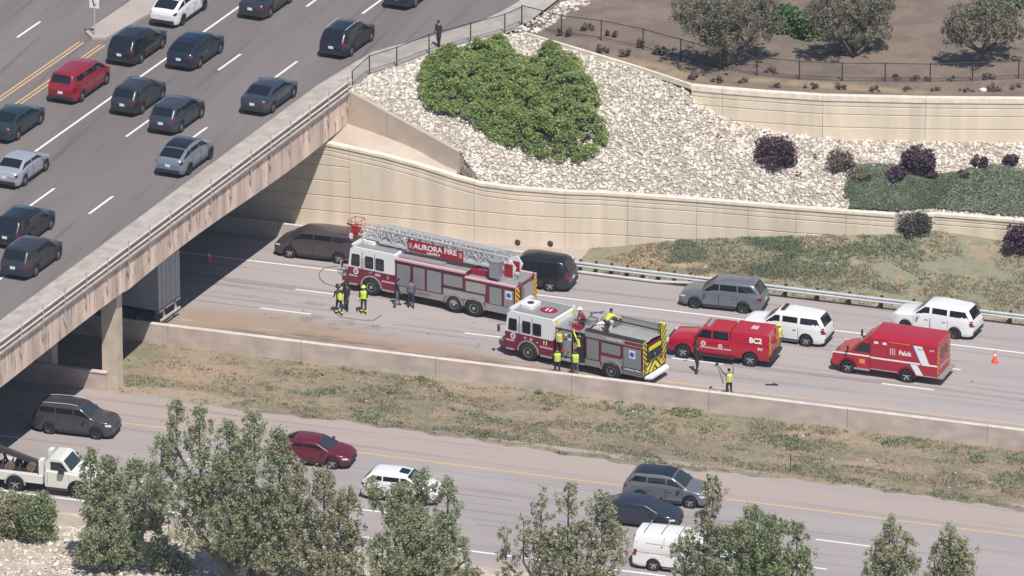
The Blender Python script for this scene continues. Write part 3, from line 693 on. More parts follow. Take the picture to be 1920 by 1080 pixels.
for a, b in ((-75, -40), (-40, -25), (-25, -15.5), (-15.5, -9), (-9, -3), (-3, 2.6)):
    cols = [[(x, y, z) for y, z in ((3.35, 0), (3.42, .25), (3.55, .82), (3.78, .82), (3.8, 0))] for x in (a+.01, b-.01)]
    s_ = MB(); s_.grid(cols, flip=True, fm=lambda i, j: 1 if j == 2 else 0); s_.add(cols[0], [(0, 1, 2, 3, 4)]); s_.add(cols[1], [(4, 3, 2, 1, 0)]); s_.build('barrier_section', ['apron', 'barrier_top'], bs)
gr = thing('guardrail', 'galvanised steel guardrail on dark blocks along the far shoulder', 'guardrail')
wprof = [(-.0, .42), (-.085, .47), (-.085, .52), (-.01, .575), (-.01, .6), (-.085, .655), (-.085, .705), (0, .755)]
def gy(x): return ipl(x, [(2.6, 3.35), (6, 3.3), (13, 3.3), (75, 3.3)])
x = 2.4
while x < 60:
    x2 = x+3.81; r_ = MB(); r_.grid([[(xx, gy(xx)+y, z) for y, z in wprof] for xx in (x, x2-.01)], flip=True); r_.grid([[(xx, gy(xx)+y+.012, z) for y, z in wprof] for xx in (x, x2-.01)]); r_.build('rail', 'galv', gr); x = x2
x = 2.4
while x < 10.5:
    r_ = MB(); r_.grid([[(xx, gy(xx)+y-.02, z-.36+max(0, (xx-8)*.09)) for y, z in wprof[:4]] for xx in (x, x+1.35)], flip=True); r_.grid([[(xx, gy(xx)+y-.005, z-.36+max(0, (xx-8)*.09)) for y, z in wprof[:4]] for xx in (x, x+1.35)]); r_.build('lower_rail', 'galv', gr); x += 1.35
x = 3.0
while x < 60:
    p = MB(); p.bb(x-.08, x+.08, gy(x)+.02, gy(x)+.16, .3, .74, 0); p.bb(x-.07, x+.07, gy(x)+.17, gy(x)+.3, -.1, .8, 0); p.build('post', 'wood_block', gr); x += .95 if x < 9.5 else 1.905
# ------------------------------------------------------------------ cars
_wheel_cache = {}
def wheel_meshes(r, w, dark):
    k = (r, w, dark)
    if k not in _wheel_cache:
        t = MB(); t.lathe([(r*.6, 0), (r*.64, .015), (r*.93, .02), (r, -.025), (r, -w+.025), (r*.93, -w), (.02, -w)], (0, 0, 0), 1, 22)
        b = MB(); b.lathe([(.001, -.045), (r*.56, -.05), (r*.58, -.01), (r*.64, .012)], (0, 0, 0), 1, 18, 1)
        for q in range(5):
            a = 2*math.pi*q/5+.3; b.bar((0, -.006, 0), (r*.56*math.cos(a), -.02, r*.56*math.sin(a)), .018, r*.2, 0)
        b.lathe([(.001, .012), (r*.14, .01), (r*.15, -.03)], (0, 0, 0), 1, 10, 0)
        _wheel_cache[k] = (t.mesh('wheel', ['tyre'], True, 50), b.mesh('rim', ['rim_dark' if dark else 'rim', 'rim_dark'], True, 30))
    return _wheel_cache[k]
def add_wheel(root, x, y, r, w=.23, dark=False, steer=0.):
    side = 1 if y > 0 else -1; t, b = wheel_meshes(r, w, dark)
    o = link('wheel', t, root, (x, y, r), 0 if side > 0 else math.pi); o.rotation_euler.z += steer
    link('rim', b, o)
    return o

def car(label, kind, pos, head, paintm, name='parked_car', cat='car', group=None, L=4.75, W=1.86, H=1.68, wb=2.75, wr=.35, roof=None, dark_rim=False,
        rails=False, plate=True, bars=False, sunroof=False, spoiler=False, brake=False, two_tone=None, back_windows=True, mirror=None, tailpipe=True):
    root = thing(name, label, cat, pos, head, group)
    h2 = L/2
    if kind == 'suv':
        P = [(-h2, .74), (-h2+.05, 1.0), (-h2+.14, 1.1), (-h2+.52, H-.12), (-h2+.78, H-.04), (-.2, H), (.42, H-.08), (1.2, 1.1), (1.34, 1.04), (h2-.38, .92), (h2-.1, .78), (h2, .6)]; belt = 1.0
    elif kind == 'boxy':
        P = [(-h2, .85), (-h2+.03, 1.05), (-h2+.07, 1.15), (-h2+.38, H-.13), (-h2+.66, H-.045), (-.2, H), (.45, H-.07), (1.12, 1.2), (1.28, 1.13), (h2-.26, 1.01), (h2-.07, .88), (h2, .7)]; belt = 1.07
    elif kind == 'van':
        P = [(-h2, .85), (-h2+.04, 1.1), (-h2+.1, 1.2), (-h2+.30, H-.09), (-h2+.5, H-.02), (0, H), (.85, H-.09), (1.75, 1.16), (1.9, 1.08), (h2-.25, .92), (h2-.05, .8), (h2, .62)]; belt = 1.08
    elif kind == 'sedan':
        P = [(-h2, .8), (-h2+.06, 1.03), (-h2+.5, 1.08), (-h2+.62, 1.08), (-1.0, H-.06), (-.75, H-.015), (-.15, H), (.45, H-.06), (1.25, 1.0), (1.36, .96), (h2-.35, .84), (h2-.05, .7), (h2, .55)]; belt = .97
    elif kind == 'coupe_suv':
        P = [(-h2, .8), (-h2+.05, 1.06), (-h2+.2, 1.14), (-1.35, H-.16), (-.9, H-.04), (-.1, H), (.5, H-.08), (1.3, 1.08), (1.42, 1.03), (h2-.3, .92), (h2-.05, .78), (h2, .62)]; belt = 1.02
    elif kind == 'cargo':
        P = [(-h2, 1.0), (-h2+.02, 1.2), (-h2+.06, H-.06), (-h2+.12, H-.01), (0, H), (1.15, H-.06), (1.75, 1.45), (1.9, 1.3), (h2-.15, 1.12), (h2-.03, .95), (h2, .8)]; belt = 1.2
    b0 = .2; xf, xr = wb/2+.06, -wb/2+.06
    sx = np.arange(-h2, h2+.001, .035); sz = np.interp(sx, [p[0] for p in P], [p[1] for p in P])
    for _ in range(0 if kind == 'cargo' else 3): sz[1:-1] = .25*sz[:-2]+.5*sz[1:-1]+.25*sz[2:]
    T = lambda x: float(np.interp(x, sx, sz))
    tum = .30 if kind in ('sedan', 'coupe_suv') else .24 if kind != 'cargo' else .1
    def hw(x, z):
        e = max(0, abs(x)-(h2-.85))/.85
        w = W/2*(1-(.04 if kind == 'cargo' and x < 0 else .21)*e**2.4)*(1-.035*((z-.62)/.45)**2 if z < belt else 1-.03)
        if z > belt: w -= tum*(z-belt)+.02+.07*max(0, -x-.9)*(z-belt)
        return w
    ra = wr+.06
    def bot(x):
        b = b0+.1*max(0, abs(x)-(h2-.3))/.3
        for c in (xf, xr):
            if abs(x-c) < ra: b = max(b, wr+math.sqrt(ra*ra-(x-c)**2))
        return b
    st = set(np.round(np.arange(-h2, h2+.001, .12), 3)) | {round(h2, 3)}
    for c in (xf, xr):
        for k in range(9): st.add(round(c+ra*math.cos(math.pi*k/8)*.999, 4))
    for p in P: st.add(round(p[0], 4))
    st.add(round(-h2+.015, 4)); st.add(round(h2-.02, 4))
    st = sorted(st); st = [x for i, x in enumerate(st) if i == 0 or x-st[i-1] > .008]
    rows = []
    for x in st:
        t, b = T(x), bot(x); bl = min(belt, t-.09)
        zz = [b, b+.07, max(b+.09, .42), max(b+.11, .66), max(b+.13, bl-.06), max(b+.15, bl), (bl+t-.07)/2, max(t-.07, bl+.005)]
        for i in range(1, len(zz)): zz[i] = min(max(zz[i], zz[i-1]+.004), t-.03)
        half = [(0, b+.02), (hw(x, .5)*.82, b)]+[(hw(x, z)*(.965 if i == 0 else 1), z) for i, z in enumerate(zz)]+[(hw(x, t)-.055, t-.012), (hw(x, t)*.62, t+.022), (0, t+.034)]
        ring = [(x, -y, z) for y, z in half]+[(x, y, z) for y, z in half[-2::-1]]
        rows.append(ring)
    n = len(rows[0]); nb = len(half)
    zc = {}
    def fm(i, j):
        jj = j if j < nb-1 else 2*nb-3-j
        return 1 if jj < 2 else 0
    bd = MB(); bd.grid(rows, flip=True, fm=fm)
    bd.add(rows[0], [tuple(range(n))], 0); bd.add(rows[-1], [tuple(range(n-1, -1, -1))], 0)
    bd.build('body', [paintm, 'under'], root, smooth=True, angle=42)
    def strip_(name, xa, xb, f, m, off=.008, nx=7, ny=6, par=None, y0=None):
        g = MB(); R_ = []
        for i in range(nx+1):
            x = lerp(xa, xb, i/nx); t = T(x); d = (T(x+.03)-T(x-.03))/.06; nl = Vector((-d, 0, 1)).normalized()*off
            w = hw(x, t)*f; R_.append([(x+nl.x, w*s, t+.034-.012*abs(s)-.03*max(0, abs(s)-.62)+nl.z) for s in np.linspace(-1, 1, ny+1)])
        g.grid(R_, flip=xa > xb); 
        if xa < xb: g.f = [tuple(reversed(q)) for q in g.f]; g.f = [tuple(reversed(q)) for q in g.f]
        g.f = [tuple(reversed(q)) for q in g.f]
        return g.build(name, m, par or root, smooth=True)
    px = {round(p[1], 3): p[0] for p in P}
    if kind in ('suv', 'boxy', 'van', 'cargo'): rr, rb, wt, wbm = P[3][0], P[2][0], P[6][0], P[7][0]
    elif kind == 'sedan': rr, rb, wt, wbm = P[4][0], P[3][0], P[7][0], P[8][0]
    else: rr, rb, wt, wbm = P[3][0], P[2][0], P[6][0], P[7][0]
    if kind == 'cargo': rr, rb, wt, wbm = P[2][0], P[1][0], P[5][0], P[6][0]
    strip_('windscreen', wt+.05, wbm-.03, .86, 'glass_screen')
    if back_windows: strip_('rear_window', rb+(.02 if kind != 'sedan' else .05), rr+.02, .84, 'glass')
    if two_tone or roof: strip_('roof_panel', rr+.10, wt-.02, .9, two_tone or roof, .006, 12)
    if sunroof: strip_('sunroof', -.1, .42, .5, 'glass', .012, 4)
    # side windows
    ztop = H-.17; z0 = belt+.035
    def xfront(z): return float(np.interp(-z, [-T(wt)-.01, -T(wbm)], [wt, wbm]))-.14
    def xrear(z): return float(np.interp(z, [T(rb), T(rr)+.01], [rb, rr]))+(.17 if kind in ('suv', 'boxy', 'van') else .22 if kind == 'coupe_suv' else .16)
    xa0, xb0 = xrear(z0), xfront(z0)
    if kind == 'cargo': cuts = [.75, xb0]
    elif kind == 'sedan': cuts = [xa0+.02, -.28, xb0]
    elif kind == 'van': cuts = [xa0, -1.02, .12, xb0]
    else: cuts = [xa0, -.98 if h2 > 2.2 else -.9, .08, xb0]
    pw = .08 if paintm == 'paint_white' and kind == 'boxy' else .035
    for s in (-1, 1):
        for i in range(len(cuts)-1):
            g = MB(); R_ = []
            for a in range(5):
                z = lerp(z0, ztop, a/4)
                l = max(cuts[i]+(pw if i else 0), xrear(z)) if kind != 'cargo' else cuts[i]; r = min(cuts[i+1]-(pw if i < len(cuts)-2 else 0), xfront(z))
                if i == 0 and kind != 'cargo': l = min(l, cuts[1]-.1)
                if i == 0 and kind in ('suv', 'van', 'coupe_suv') and a > 2: l += .05
                R_.append([(lerp(l, r, c/5), s*(hw(lerp(l, r, c/5), min(z, T(lerp(l, r, c/5))-.09))+.006), min(z, T(lerp(l, r, c/5))-.09)) for c in range(6)])
            g.grid(R_, flip=s > 0); g.build('side_window', 'glass', root, smooth=True)
        # doors: shut lines and handles
        dcuts = cuts[-3:] if len(cuts) > 2 else cuts
        for i in range(len(dcuts)-1):
            l, r = max(dcuts[i], xr+ra*.55 if i == 0 else -9), dcuts[i+1]+(.02 if i == len(dcuts)-2 else 0)
            if i == len(dcuts)-2: r = min(r+.1, xf-ra-.02)
            if r-l < .3: continue
            gp = MB(); gp.grid([[(x, s*(hw(x, z)+.0035), z) for x in np.linspace(l, r, 4)] for z in np.linspace(b0+.14, belt-.01, 5)], flip=s > 0)
            dd = gp.build('door', 'trim', root, smooth=True)
            g = MB(); g.grid([[(x, s*(hw(x, z)+.009), z) for x in np.linspace(l+.022, r-.022, 4)] for z in np.linspace(b0+.165, belt-.02, 5)], flip=s > 0)
            g.build('door_skin', paintm, dd, smooth=True)
            hx = l+.12; hb = MB(); hb.bb(hx, hx+.2, s*(hw(hx, belt-.12)+.012), s*(hw(hx, belt-.12)+.045), belt-.15, belt-.115); hb.build('handle', paintm if paintm != 'paint_white' else 'chrome', dd)
        # mirror, sill, lights
        mx = wbm-.35; mb = MB(); mb.box((mx, s*(hw(mx, belt)+.12), belt+.1), (.13, .2, .14)); mb.bar((mx, s*(hw(mx, belt)-.02), belt+.05), (mx, s*(hw(mx, belt)+.08), belt+.06), .05); mb.build('mirror', mirror or paintm, root)
        g = MB(); g.grid([[(x, s*(hw(x, z)+.006), z) for x in np.linspace(xr+ra+.03, xf-ra-.03, 4)] for z in (b0+.05, b0+.14)], flip=s > 0); g.build('sill', 'trim', root)
        for c in (xf, xr):
            ar = MB(); A_ = [(c+(ra+.0)*math.cos(t), wr+(ra)*math.sin(t)) for t in np.linspace(.02, math.pi-.02, 12)]; B_ = [(c+(ra+.045)*math.cos(t), wr+(ra+.045)*math.sin(t)) for t in np.linspace(.02, math.pi-.02, 12)]
            ar.grid([[(x, s*(hw(x, z)+.005), z) for x, z in A_], [(x, s*(hw(x, z)+.008), z) for x, z in B_]], flip=s < 0); ar.build('wheel_arch', 'trim' if kind in ('suv', 'boxy') and not dark_rim else paintm, root)
        zt = .98 if kind in ('suv', 'coupe_suv') else 1.05 if kind in ('boxy', 'van', 'cargo') else .88
        tb = MB(); e = -h2+.10; wy = hw(e, zt)
        g = MB(); R_ = []
        hh = .17 if kind in ('boxy', 'van', 'cargo') else .09
        def wrap(zs, sgn, inn, back):
            R_ = []
            for z in zs:
                k_ = [x for x in sx if T(x) >= z+.03]; xe = (k_[0] if sgn < 0 else k_[-1])
                row = [(xe+sgn*.01, s*(hw(xe, z)-q_), z) for q_ in (inn, inn*.5, .01)]
                row += [(xe-sgn*q_, s*(hw(xe-sgn*q_, z)+.008), z) for q_ in (.03, back*.5, back)]; R_.append(row)
            return R_
        tb.grid(wrap(np.linspace(zt-.06-hh, zt-.06+hh, 4), -1, .2, .2), flip=s < 0); tb.build('tail_light', 'tail', root)
        hl = MB(); zh = min(T(h2-.3)-.16, .86); hl.grid(wrap(np.linspace(zh-.06, zh+.05, 3), 1, .3, .28), flip=s > 0); hl.build('headlight', 'head', root)
        for c in (xf, xr): add_wheel(root, c, s*(W/2-.015), wr, .24, dark_rim)
    if kind == 'cargo':
        for s in (-1, 1):
            for (xa, xb, za, zb_) in ((-h2+.15, .7, 1.52, 1.545), (-1.05, -1.03, .55, 1.95), (.66, .68, .5, 1.9), (-h2+.12, -h2+.14, .6, 1.95), (-h2+.15, .7, 1.02, 1.035)):
                g = MB(); g.grid([[(x, s*(hw(x, z)+.006), z) for x in np.linspace(xa, xb, 6)] for z in (za, zb_)], flip=s > 0); g.build('panel_seam', 'dark_gap', root)
            MB().bb(-1.2, -1.1, s*(hw(-1.2, 1.4)-.01), s*(hw(-1.2, 1.4)+.03), 1.38, 1.44).build('handle', 'trim', root)
            MB().bb(-h2-.012, -h2+.05, s*.12, s*.7, 1.35, 1.8).build('rear_window', 'glass', root)
        for k in range(3): MB().bar((-h2+.6+.95*k, -.8, H+.1), (-h2+.6+.95*k, .8, H+.1), .04).build('roof_bar', 'alu', root)
    # bumpers, grille, plate
    bb_ = MB(); bb_.box((-h2+.03, 0, .42), (.09, W*.8, .2)); bb_.build('rear_bumper', 'trim', root)
    fb = MB(); fb.box((h2-.035, 0, .36), (.1, W*.74, .18)); fb.build('front_bumper', 'trim', root)
    gl_ = MB(); gl_.box((h2-.035, 0, T(h2-.05)-.16 if kind != 'sedan' else .55), (.1, W*.42, .15)); gl_.build('grille', 'trim', root)
    if plate:
        pl = MB(); pl.box((-h2-.008, 0, .74), (.012, .31, .16)); pl.build('licence_plate', 'plate', root)
    if rails:
        for s in (-1, 1): MB().tube([(x, s*(hw(x, T(x))-.10), T(x)+.07) for x in np.linspace(rr+.2, wt-.15, 5)], .02).build('roof_rail', 'galv', root)
    if spoiler: 
        sp = MB(); sp.box((rr-.05, 0, H-.02), (.24, W*.62, .035)); sp.build('spoiler', paintm, root)
    if brake:
        q = MB(); q.box((rr-.06, 0, H-.07), (.04, .35, .03)); q.build('brake_light', 'tail', root)
    return root

def place(rear_px, z, head, side, W, wb):
    """centre of a car from the ground contact of its near rear wheel"""
    p = at(*rear_px, z); f = Vector((math.cos(head), math.sin(head), 0)); l = Vector((-f.y, f.x, 0))
    c = p+f*(wb/2-.06)+l*side*(W/2-.12); return (c.x, c.y, z+.003)
HB = BH
G1 = 'cars queued on the bridge'
def bc(label, kind, px, paintm, **k):
    W_, wb = k.get('W', 1.86), k.get('wb', 2.75)
    return car(label, kind, place(px, ZD, HB, 1, W_, wb), HB+k.pop('dh', 0), paintm, group=G1, **k)
bc('glossy black crossover beside the traffic island, in front of the red minivan', 'suv', (263, 118), 'paint_black', L=4.9, W=1.95, H=1.66, wb=2.84, sunroof=True)
bc('black crossover with bright wheels in the lane right of the solid white line', 'coupe_suv', (373, 127), 'paint_navy', L=4.7, W=1.92, H=1.62, wb=2.75, brake=True)
bc('white car with dark glass roof at the top edge beside the traffic island', 'coupe_suv', (341, 47), 'paint_white', L=4.75, W=1.92, H=1.6, wb=2.95, roof='glass', dark_rim=True)
bc('dark grey car cut off by the top edge, right of the white car', 'sedan', (505, 32), 'paint_charcoal', L=4.7, W=1.84, H=1.5, wb=2.75)
bc('dark car at the top edge, only its rear showing', 'suv', (777, 13), 'paint_navy', L=4.6, wb=2.7, H=1.6)
bc('shiny black SUV with silver roof rails, farthest along the right lane before the sidewalk', 'suv', (657, 105), 'paint_black', L=4.65, wb=2.8, W=1.88, H=1.66, rails=True)
bc('dark red minivan with tinted windows beside the yellow lines', 'van', (152, 190), 'paint_red_van', L=5.0, W=1.98, H=1.8, wb=3.2)
bc('dark grey hatchback SUV with reflections in its rear window, behind the two black crossovers', 'suv', (265, 213), 'paint_charcoal', L=4.45, W=1.8, H=1.64, wb=2.65, tailpipe=True)
bc('slate blue compact SUV directly ahead of the two-tone silver crossover', 'suv', (338, 248), 'paint_slate', L=4.45, W=1.84, H=1.64, wb=2.66)
bc('dark slate sedan nearest the bridge railing', 'sedan', (510, 211), 'paint_slate', L=4.75, W=1.83, H=1.46, wb=2.8)
bc('dark green sedan at the left edge of the bridge', 'sedan', (32, 262), 'paint_green', L=4.85, W=1.82, H=1.46, wb=2.85)
bc('silver crossover with black roof nearest the middle of the railing', 'coupe_suv', (353, 327), 'paint_bluegrey', L=4.6, W=1.88, H=1.6, wb=2.75, two_tone='paint_black', dark_rim=True)
bc('silver sedan at the left edge, below the dark green sedan', 'sedan', (45, 348), 'paint_silver', L=4.5, W=1.78, H=1.46, wb=2.6)
bc('black SUV with shiny chrome rear, just above the lowest dark SUV on the bridge', 'suv', (50, 461), 'paint_black', L=4.85, W=1.9, H=1.7, wb=2.85)
bc('lowest dark SUV on the bridge with a thin chrome strip at its rear', 'suv', (65, 518), 'paint_charcoal', L=4.7, W=1.9, H=1.7, wb=2.75)

def hc(label, kind, px, z, hd, side, paintm, name='car', cat='car', **k):
    W_, wb = k.get('W', 1.86), k.get('wb', 2.75)
    return car(label, kind, place(px, z, R(hd), side, W_, wb), R(hd), paintm, name=name, cat=cat, **k)
# heading -x: the near side is the left side of the car, so its centre lies to its right
hc('brown minivan stopped behind the front of the ladder truck', 'van', (636, 494), 0, 180.5, -1, 'paint_brown', L=5.1, W=1.98, H=1.75, wb=3.0, name='minivan', cat='minivan')
hc('dark navy SUV half hidden behind the rear of the ladder truck', 'boxy', (1032, 546), 0, 179, -1, 'paint_black', L=5.1, W=2.0, H=1.85, wb=3.0, name='suv', cat='SUV')
hc('grey SUV driving along the far shoulder beside the guardrail', 'suv', (1394, 587), 0, 182, -1, 'paint_grey', L=4.95, W=1.9, H=1.74, wb=2.85, dark_rim=True, name='suv', cat='SUV')
w1 = hc('white SUV with steel wheels directly behind the red pickup, hood to the left', 'boxy', (1512, 649), 0, 177, -1, 'paint_white', L=5.1, W=1.95, H=1.8, wb=3.05, name='suv', cat='SUV')
w2 = hc('white SUV beyond the red ambulance, close to the guardrail', 'boxy', (1791, 635), 0, 174.5, -1, 'paint_white', L=5.0, W=1.95, H=1.8, wb=2.98, dark_rim=True, name='suv', cat='SUV')
hc('dark brown SUV coming out from under the bridge on the near road', 'boxy', (94, 813), ZB, 1.5, 1, 'paint_umber', L=4.7, W=1.84, H=1.74, wb=2.72, dark_rim=True, name='suv', cat='SUV', rails=True)
hc('maroon sedan on the near road behind the large trees', 'sedan', (536, 869), ZB, 1.5, 1, 'paint_maroon', L=4.65, W=1.82, H=1.46, wb=2.7, name='sedan', cat='sedan')
hc('white hatchback with sunroof half hidden by the middle tree on the near road', 'suv', (706, 938), ZB, 1.5, 1, 'paint_white', L=4.35, W=1.8, H=1.6, wb=2.6, sunroof=True, name='hatchback', cat='hatchback')
hc('metallic grey SUV with black roof on the near road, right of centre', 'suv', (1201, 942), ZB, 1.9, 1, 'paint_grey', L=4.75, W=1.9, H=1.68, wb=2.8, two_tone='paint_black', name='suv', cat='SUV')
hc('dark blue sedan between the grey SUV and the white van', 'sedan', (1150, 984), ZB, 1.5, 1, 'paint_dusk', L=4.5, W=1.8, H=1.42, wb=2.65, name='sedan', cat='sedan')
hc('white cargo van behind a small tree at the bottom of the picture', 'cargo', (1226, 1070), ZB, 1.5, 1, 'paint_white', L=5.5, W=2.0, H=2.05, wb=3.3, name='cargo_van', cat='van', back_windows=False)
for o_ in (w1, w2):
    lb = MB(); lb.box((.12, 0, 1.86), (.22, .9, .07)); lb.build('light_bar', 'trim', o_) if o_ is w1 else None

# ------------------------------------------------------------------ fire engines
def axle_frame(rear_px, front_px, half_w, mid_off):
    a, b = at(*rear_px), at(*front_px); f = (b-a); f.z = 0; d = f.length; f.normalize(); l = Vector((-f.y, f.x, 0))
    return a, f, l, d
def chevron(parent, x, y0, y1, z0, z1, n, sgn, m1='chev_yellow', m2='chev_dark', w=.16, name='chevron_stripe'):
    """a striped plate in the plane x = const, facing backwards"""
    MB().bb(x-.012, x+.02, y0, y1, z0, z1).build('chevron_plate', m1, parent)
    H_ = z1-z0; Wd = y1-y0; step = (H_+Wd)/n
    for k in range(n):
        c = z0-Wd+step*(k+.5)
        pts = []
        for yy in (y0, y1):
            t = (yy-y0) if sgn > 0 else (y1-yy)
            pts.append((yy, c+t))
        a, b = pts
        poly = [(a[0], a[1]-w/2), (b[0], b[1]-w/2), (b[0], b[1]+w/2), (a[0], a[1]+w/2)]
        # clip to the plate
        def clip(P, zc, above):
            out = []
            for i in range(len(P)):
                p, q = P[i], P[(i+1) % len(P)]; ip = (p[1] >= zc) == above or p[1] == zc; iq = (q[1] >= zc) == above or q[1] == zc
                if ip: out.append(p)
                if ip != iq: t = (zc-p[1])/(q[1]-p[1]); out.append((p[0]+(q[0]-p[0])*t, zc))
            return out
        poly = clip(poly, z0, True); poly = clip(poly, z1, False) if len(poly) > 2 else poly
        if len(poly) < 3: continue
        MB().add([(x-.018, p[0], p[1]) for p in poly], [tuple(range(len(poly)))]).build(name, m2, parent)
def rounded(pts, r=.08, n=3):
    out = []
    N = len(pts)
    for i in range(N):
        p, a, b = Vector(pts[i]), Vector(pts[i-1]), Vector(pts[(i+1) % N]); da, db = (a-p).normalized(), (b-p).normalized()
        rr = min(r, (a-p).length/2.2, (b-p).length/2.2)
        for k in range(n+1):
            t = k/n; out.append(tuple((p+da*rr)*(1-t)**2+p*2*t*(1-t)+(p+db*rr)*t*t))
    return out
SD = 1   # local +y is the near (left) side of vehicles heading away to -x
def fire_cab(root, x0, x1, W_, zt, red='paint_fire'):
    """crew cab between x0 (rear) and x1 (front)"""
    w = W_/2
    body = MB(); body.xprism(rounded([(x0, .5), (x1-.02, .5), (x1, .7), (x1-.0, 1.52), (x0, 1.52)], .05), -w, w)
    # cut-out look of the arch is given by a liner proud of the panel
    body.build('cab_lower', red, root, smooth=True, angle=30)
    up = MB(); up.xprism(rounded([(x0, 1.522), (x1-.0, 1.522), (x1-.16, zt-.12), (x1-.32, zt), (x0+.06, zt), (x0, zt-.06)], .09), -w+.015, w-.015)
    up.build('cab_upper', 'cap_white', root, smooth=True, angle=30)
    ws = MB(); d = .012
    ws.add([(x1-.035+d, -w+.12, 1.62), (x1-.035+d, w-.12, 1.62), (x1-.17+d, w-.14, zt-.22), (x1-.17+d, -w+.14, zt-.22)], [(0, 1, 2, 3)])
    ws.build('windscreen', 'glass_screen', root)
    rf = MB(); rf.bb(x0+.08, x1-.4, -w+.12, w-.12, zt, zt+.03); rf.build('roof_tread', 'tread', root)
    ac = MB(); ac.prism(rounded([(x1-1.35, -.55), (x1-.5, -.45), (x1-.5, .45), (x1-1.35, .55)], .15), zt+.02, zt+.2); ac.build('air_conditioner', 'cap_white', root, smooth=True)
    MB().cyl((x1-.95, 0, zt+.19), (x1-.95, 0, zt+.24), .2, n=14).build('fan_cover', 'post_dark', root)
    lb = MB(); lb.bb(x1-.44, x1-.2, -w+.1, w-.1, zt+.02, zt+.13); lb.build('light_bar', 'head', root)
    bp_ = MB(); bp_.prism(rounded([(x1, -w+.05), (x1+.6, -w+.25), (x1+.6, w-.25), (x1, w-.05)], .12), .5, .78); bp_.build('bumper', red, root, smooth=True)
    MB().bb(x1+.02, x1+.57, -w+.25, w-.25, .782, .80).build('bumper_deck', 'tread', root)
    for s in (-1, 1):
        MB().bb(x1+.0, x1+.04, s*(w-.5), s*(w-.1), .9, 1.15).build('headlight', 'head', root)
        MB().bar((x1-.1, s*(w-.05), 1.9), (x1+.3, s*(w+.16), 1.92), .03).box((x1+.3, s*(w+.2), 1.7), (.08, .2, .42)).build('mirror', 'chrome', root)
    MB().bb(x1, x1+.03, -.55, .55, .85, 1.45).build('grille', 'chrome', root)
    for s in (-1, 1):
        a, b = x0+.0, x1-.0
        yy = s*(w+.003)
        # reflective stripe, step, shut lines
        MB().bb(x1-.62, x1-.06, yy, yy+s*.006, .98, 1.08).build('stripe', 'letter_pink', root); MB().bb(x0+.02, x0+.86, yy, yy+s*.006, .98, 1.08).build('stripe', 'letter_pink', root)
        MB().bb(x1-.62, x1-.1, yy, yy+s*.05, .46, .55).build('step', 'alu', root); MB().bb(x0+.05, x0+.8, yy, yy+s*.05, .46, .55).build('step', 'alu', root)
        n = 3; wx = [(x1-.78, x1-.2), (x1-1.68, x1-1.13), (x1-2.38, x1-1.83)]
        for k, (wa, wb_) in enumerate(wx):
            fr = MB(); fr.xprism(rounded([(wa, 1.64), (wb_, 1.64), (wb_-(.06 if k == 0 else 0), 2.36), (wa, 2.36)], .08), yy-s*.016, yy+s*.004); q = fr.build('window_frame', 'trim', root)
            gl2 = MB(); gl2.xprism(rounded([(wa+.05, 1.69), (wb_-.05, 1.69), (wb_-(.1 if k == 0 else .05), 2.31), (wa+.05, 2.31)], .06), yy-s*.01, yy+s*.009); gl2.build('window_glass', 'glass', q)
        for xa in (x1-.95, x1-1.78):
            MB().bb(xa-.008, xa+.008, yy-s*.014, yy-s*.008+s*.012, .6, zt-.2).build('door_seam', 'dark_gap', root)
        for xa in (x1-.92, x1-1.1): MB().cyl((xa, yy+s*.04, 1.5), (xa, yy+s*.04, 2.2), .015, n=5).build('grab_rail', 'chrome', root)
    return root
def arch(root, x, wr_, w, m='under', ring='alu', hgt=None):
    for s in (-1, 1):
        pts = [(x+(wr_+.1)*math.cos(t), wr_+(wr_+.1)*math.sin(t)) for t in np.linspace(-.35, math.pi+.35, 18)]
        MB().xprism(pts, s*(w-.45), s*(w+.011)).build('wheel_well', m, root)
        r_ = MB(); A_ = [(x+(wr_+.1)*math.cos(t), wr_+(wr_+.1)*math.sin(t)) for t in np.linspace(.0, math.pi, 14)]; B_ = [(x+(wr_+.19)*math.cos(t), wr_+(wr_+.19)*math.sin(t)) for t in np.linspace(.0, math.pi, 14)]
        r_.grid([[(p[0], s*(w+.03), p[1]) for p in A_], [(p[0], s*(w+.03), p[1]) for p in B_], [(p[0], s*(w+.005), p[1]) for p in B_]], flip=s < 0)
        r_.grid([[(p[0], s*(w+.03), p[1]) for p in A_], [(p[0], s*(w+.005), p[1]) for p in A_]], flip=s > 0)
        r_.build('fender_trim', ring, root)
def big_wheel(root, x, y, r, w=.3):
    side = 1 if y > 0 else -1; k = ('big', r)
    if k not in _wheel_cache:
        t = MB(); t.lathe([(r*.5, -.02), (r*.54, .02), (r*.9, .03), (r, -.02), (r, -w+.02), (r*.9, -w), (.02, -w)], (0, 0, 0), 1, 26)
        b = MB(); b.lathe([(.001, .02), (r*.2, .02), (r*.22, -.05), (r*.44, -.07), (r*.47, .0), (r*.54, .015)], (0, 0, 0), 1, 20, 0)
        for q in range(10): a = 2*math.pi*q/10; b.cyl((r*.3*math.cos(a), -.06, r*.3*math.sin(a)), (r*.3*math.cos(a), -.03, r*.3*math.sin(a)), .022, n=5, mi=1)
        _wheel_cache[k] = (t.mesh('wheel', ['tyre'], True, 50), b.mesh('rim', ['rim', 'rim_dark'], True, 30))
    t, b = _wheel_cache[k]; o = link('wheel', t, root, (x, y, r), 0 if side > 0 else math.pi); link('rim', b, o); return o
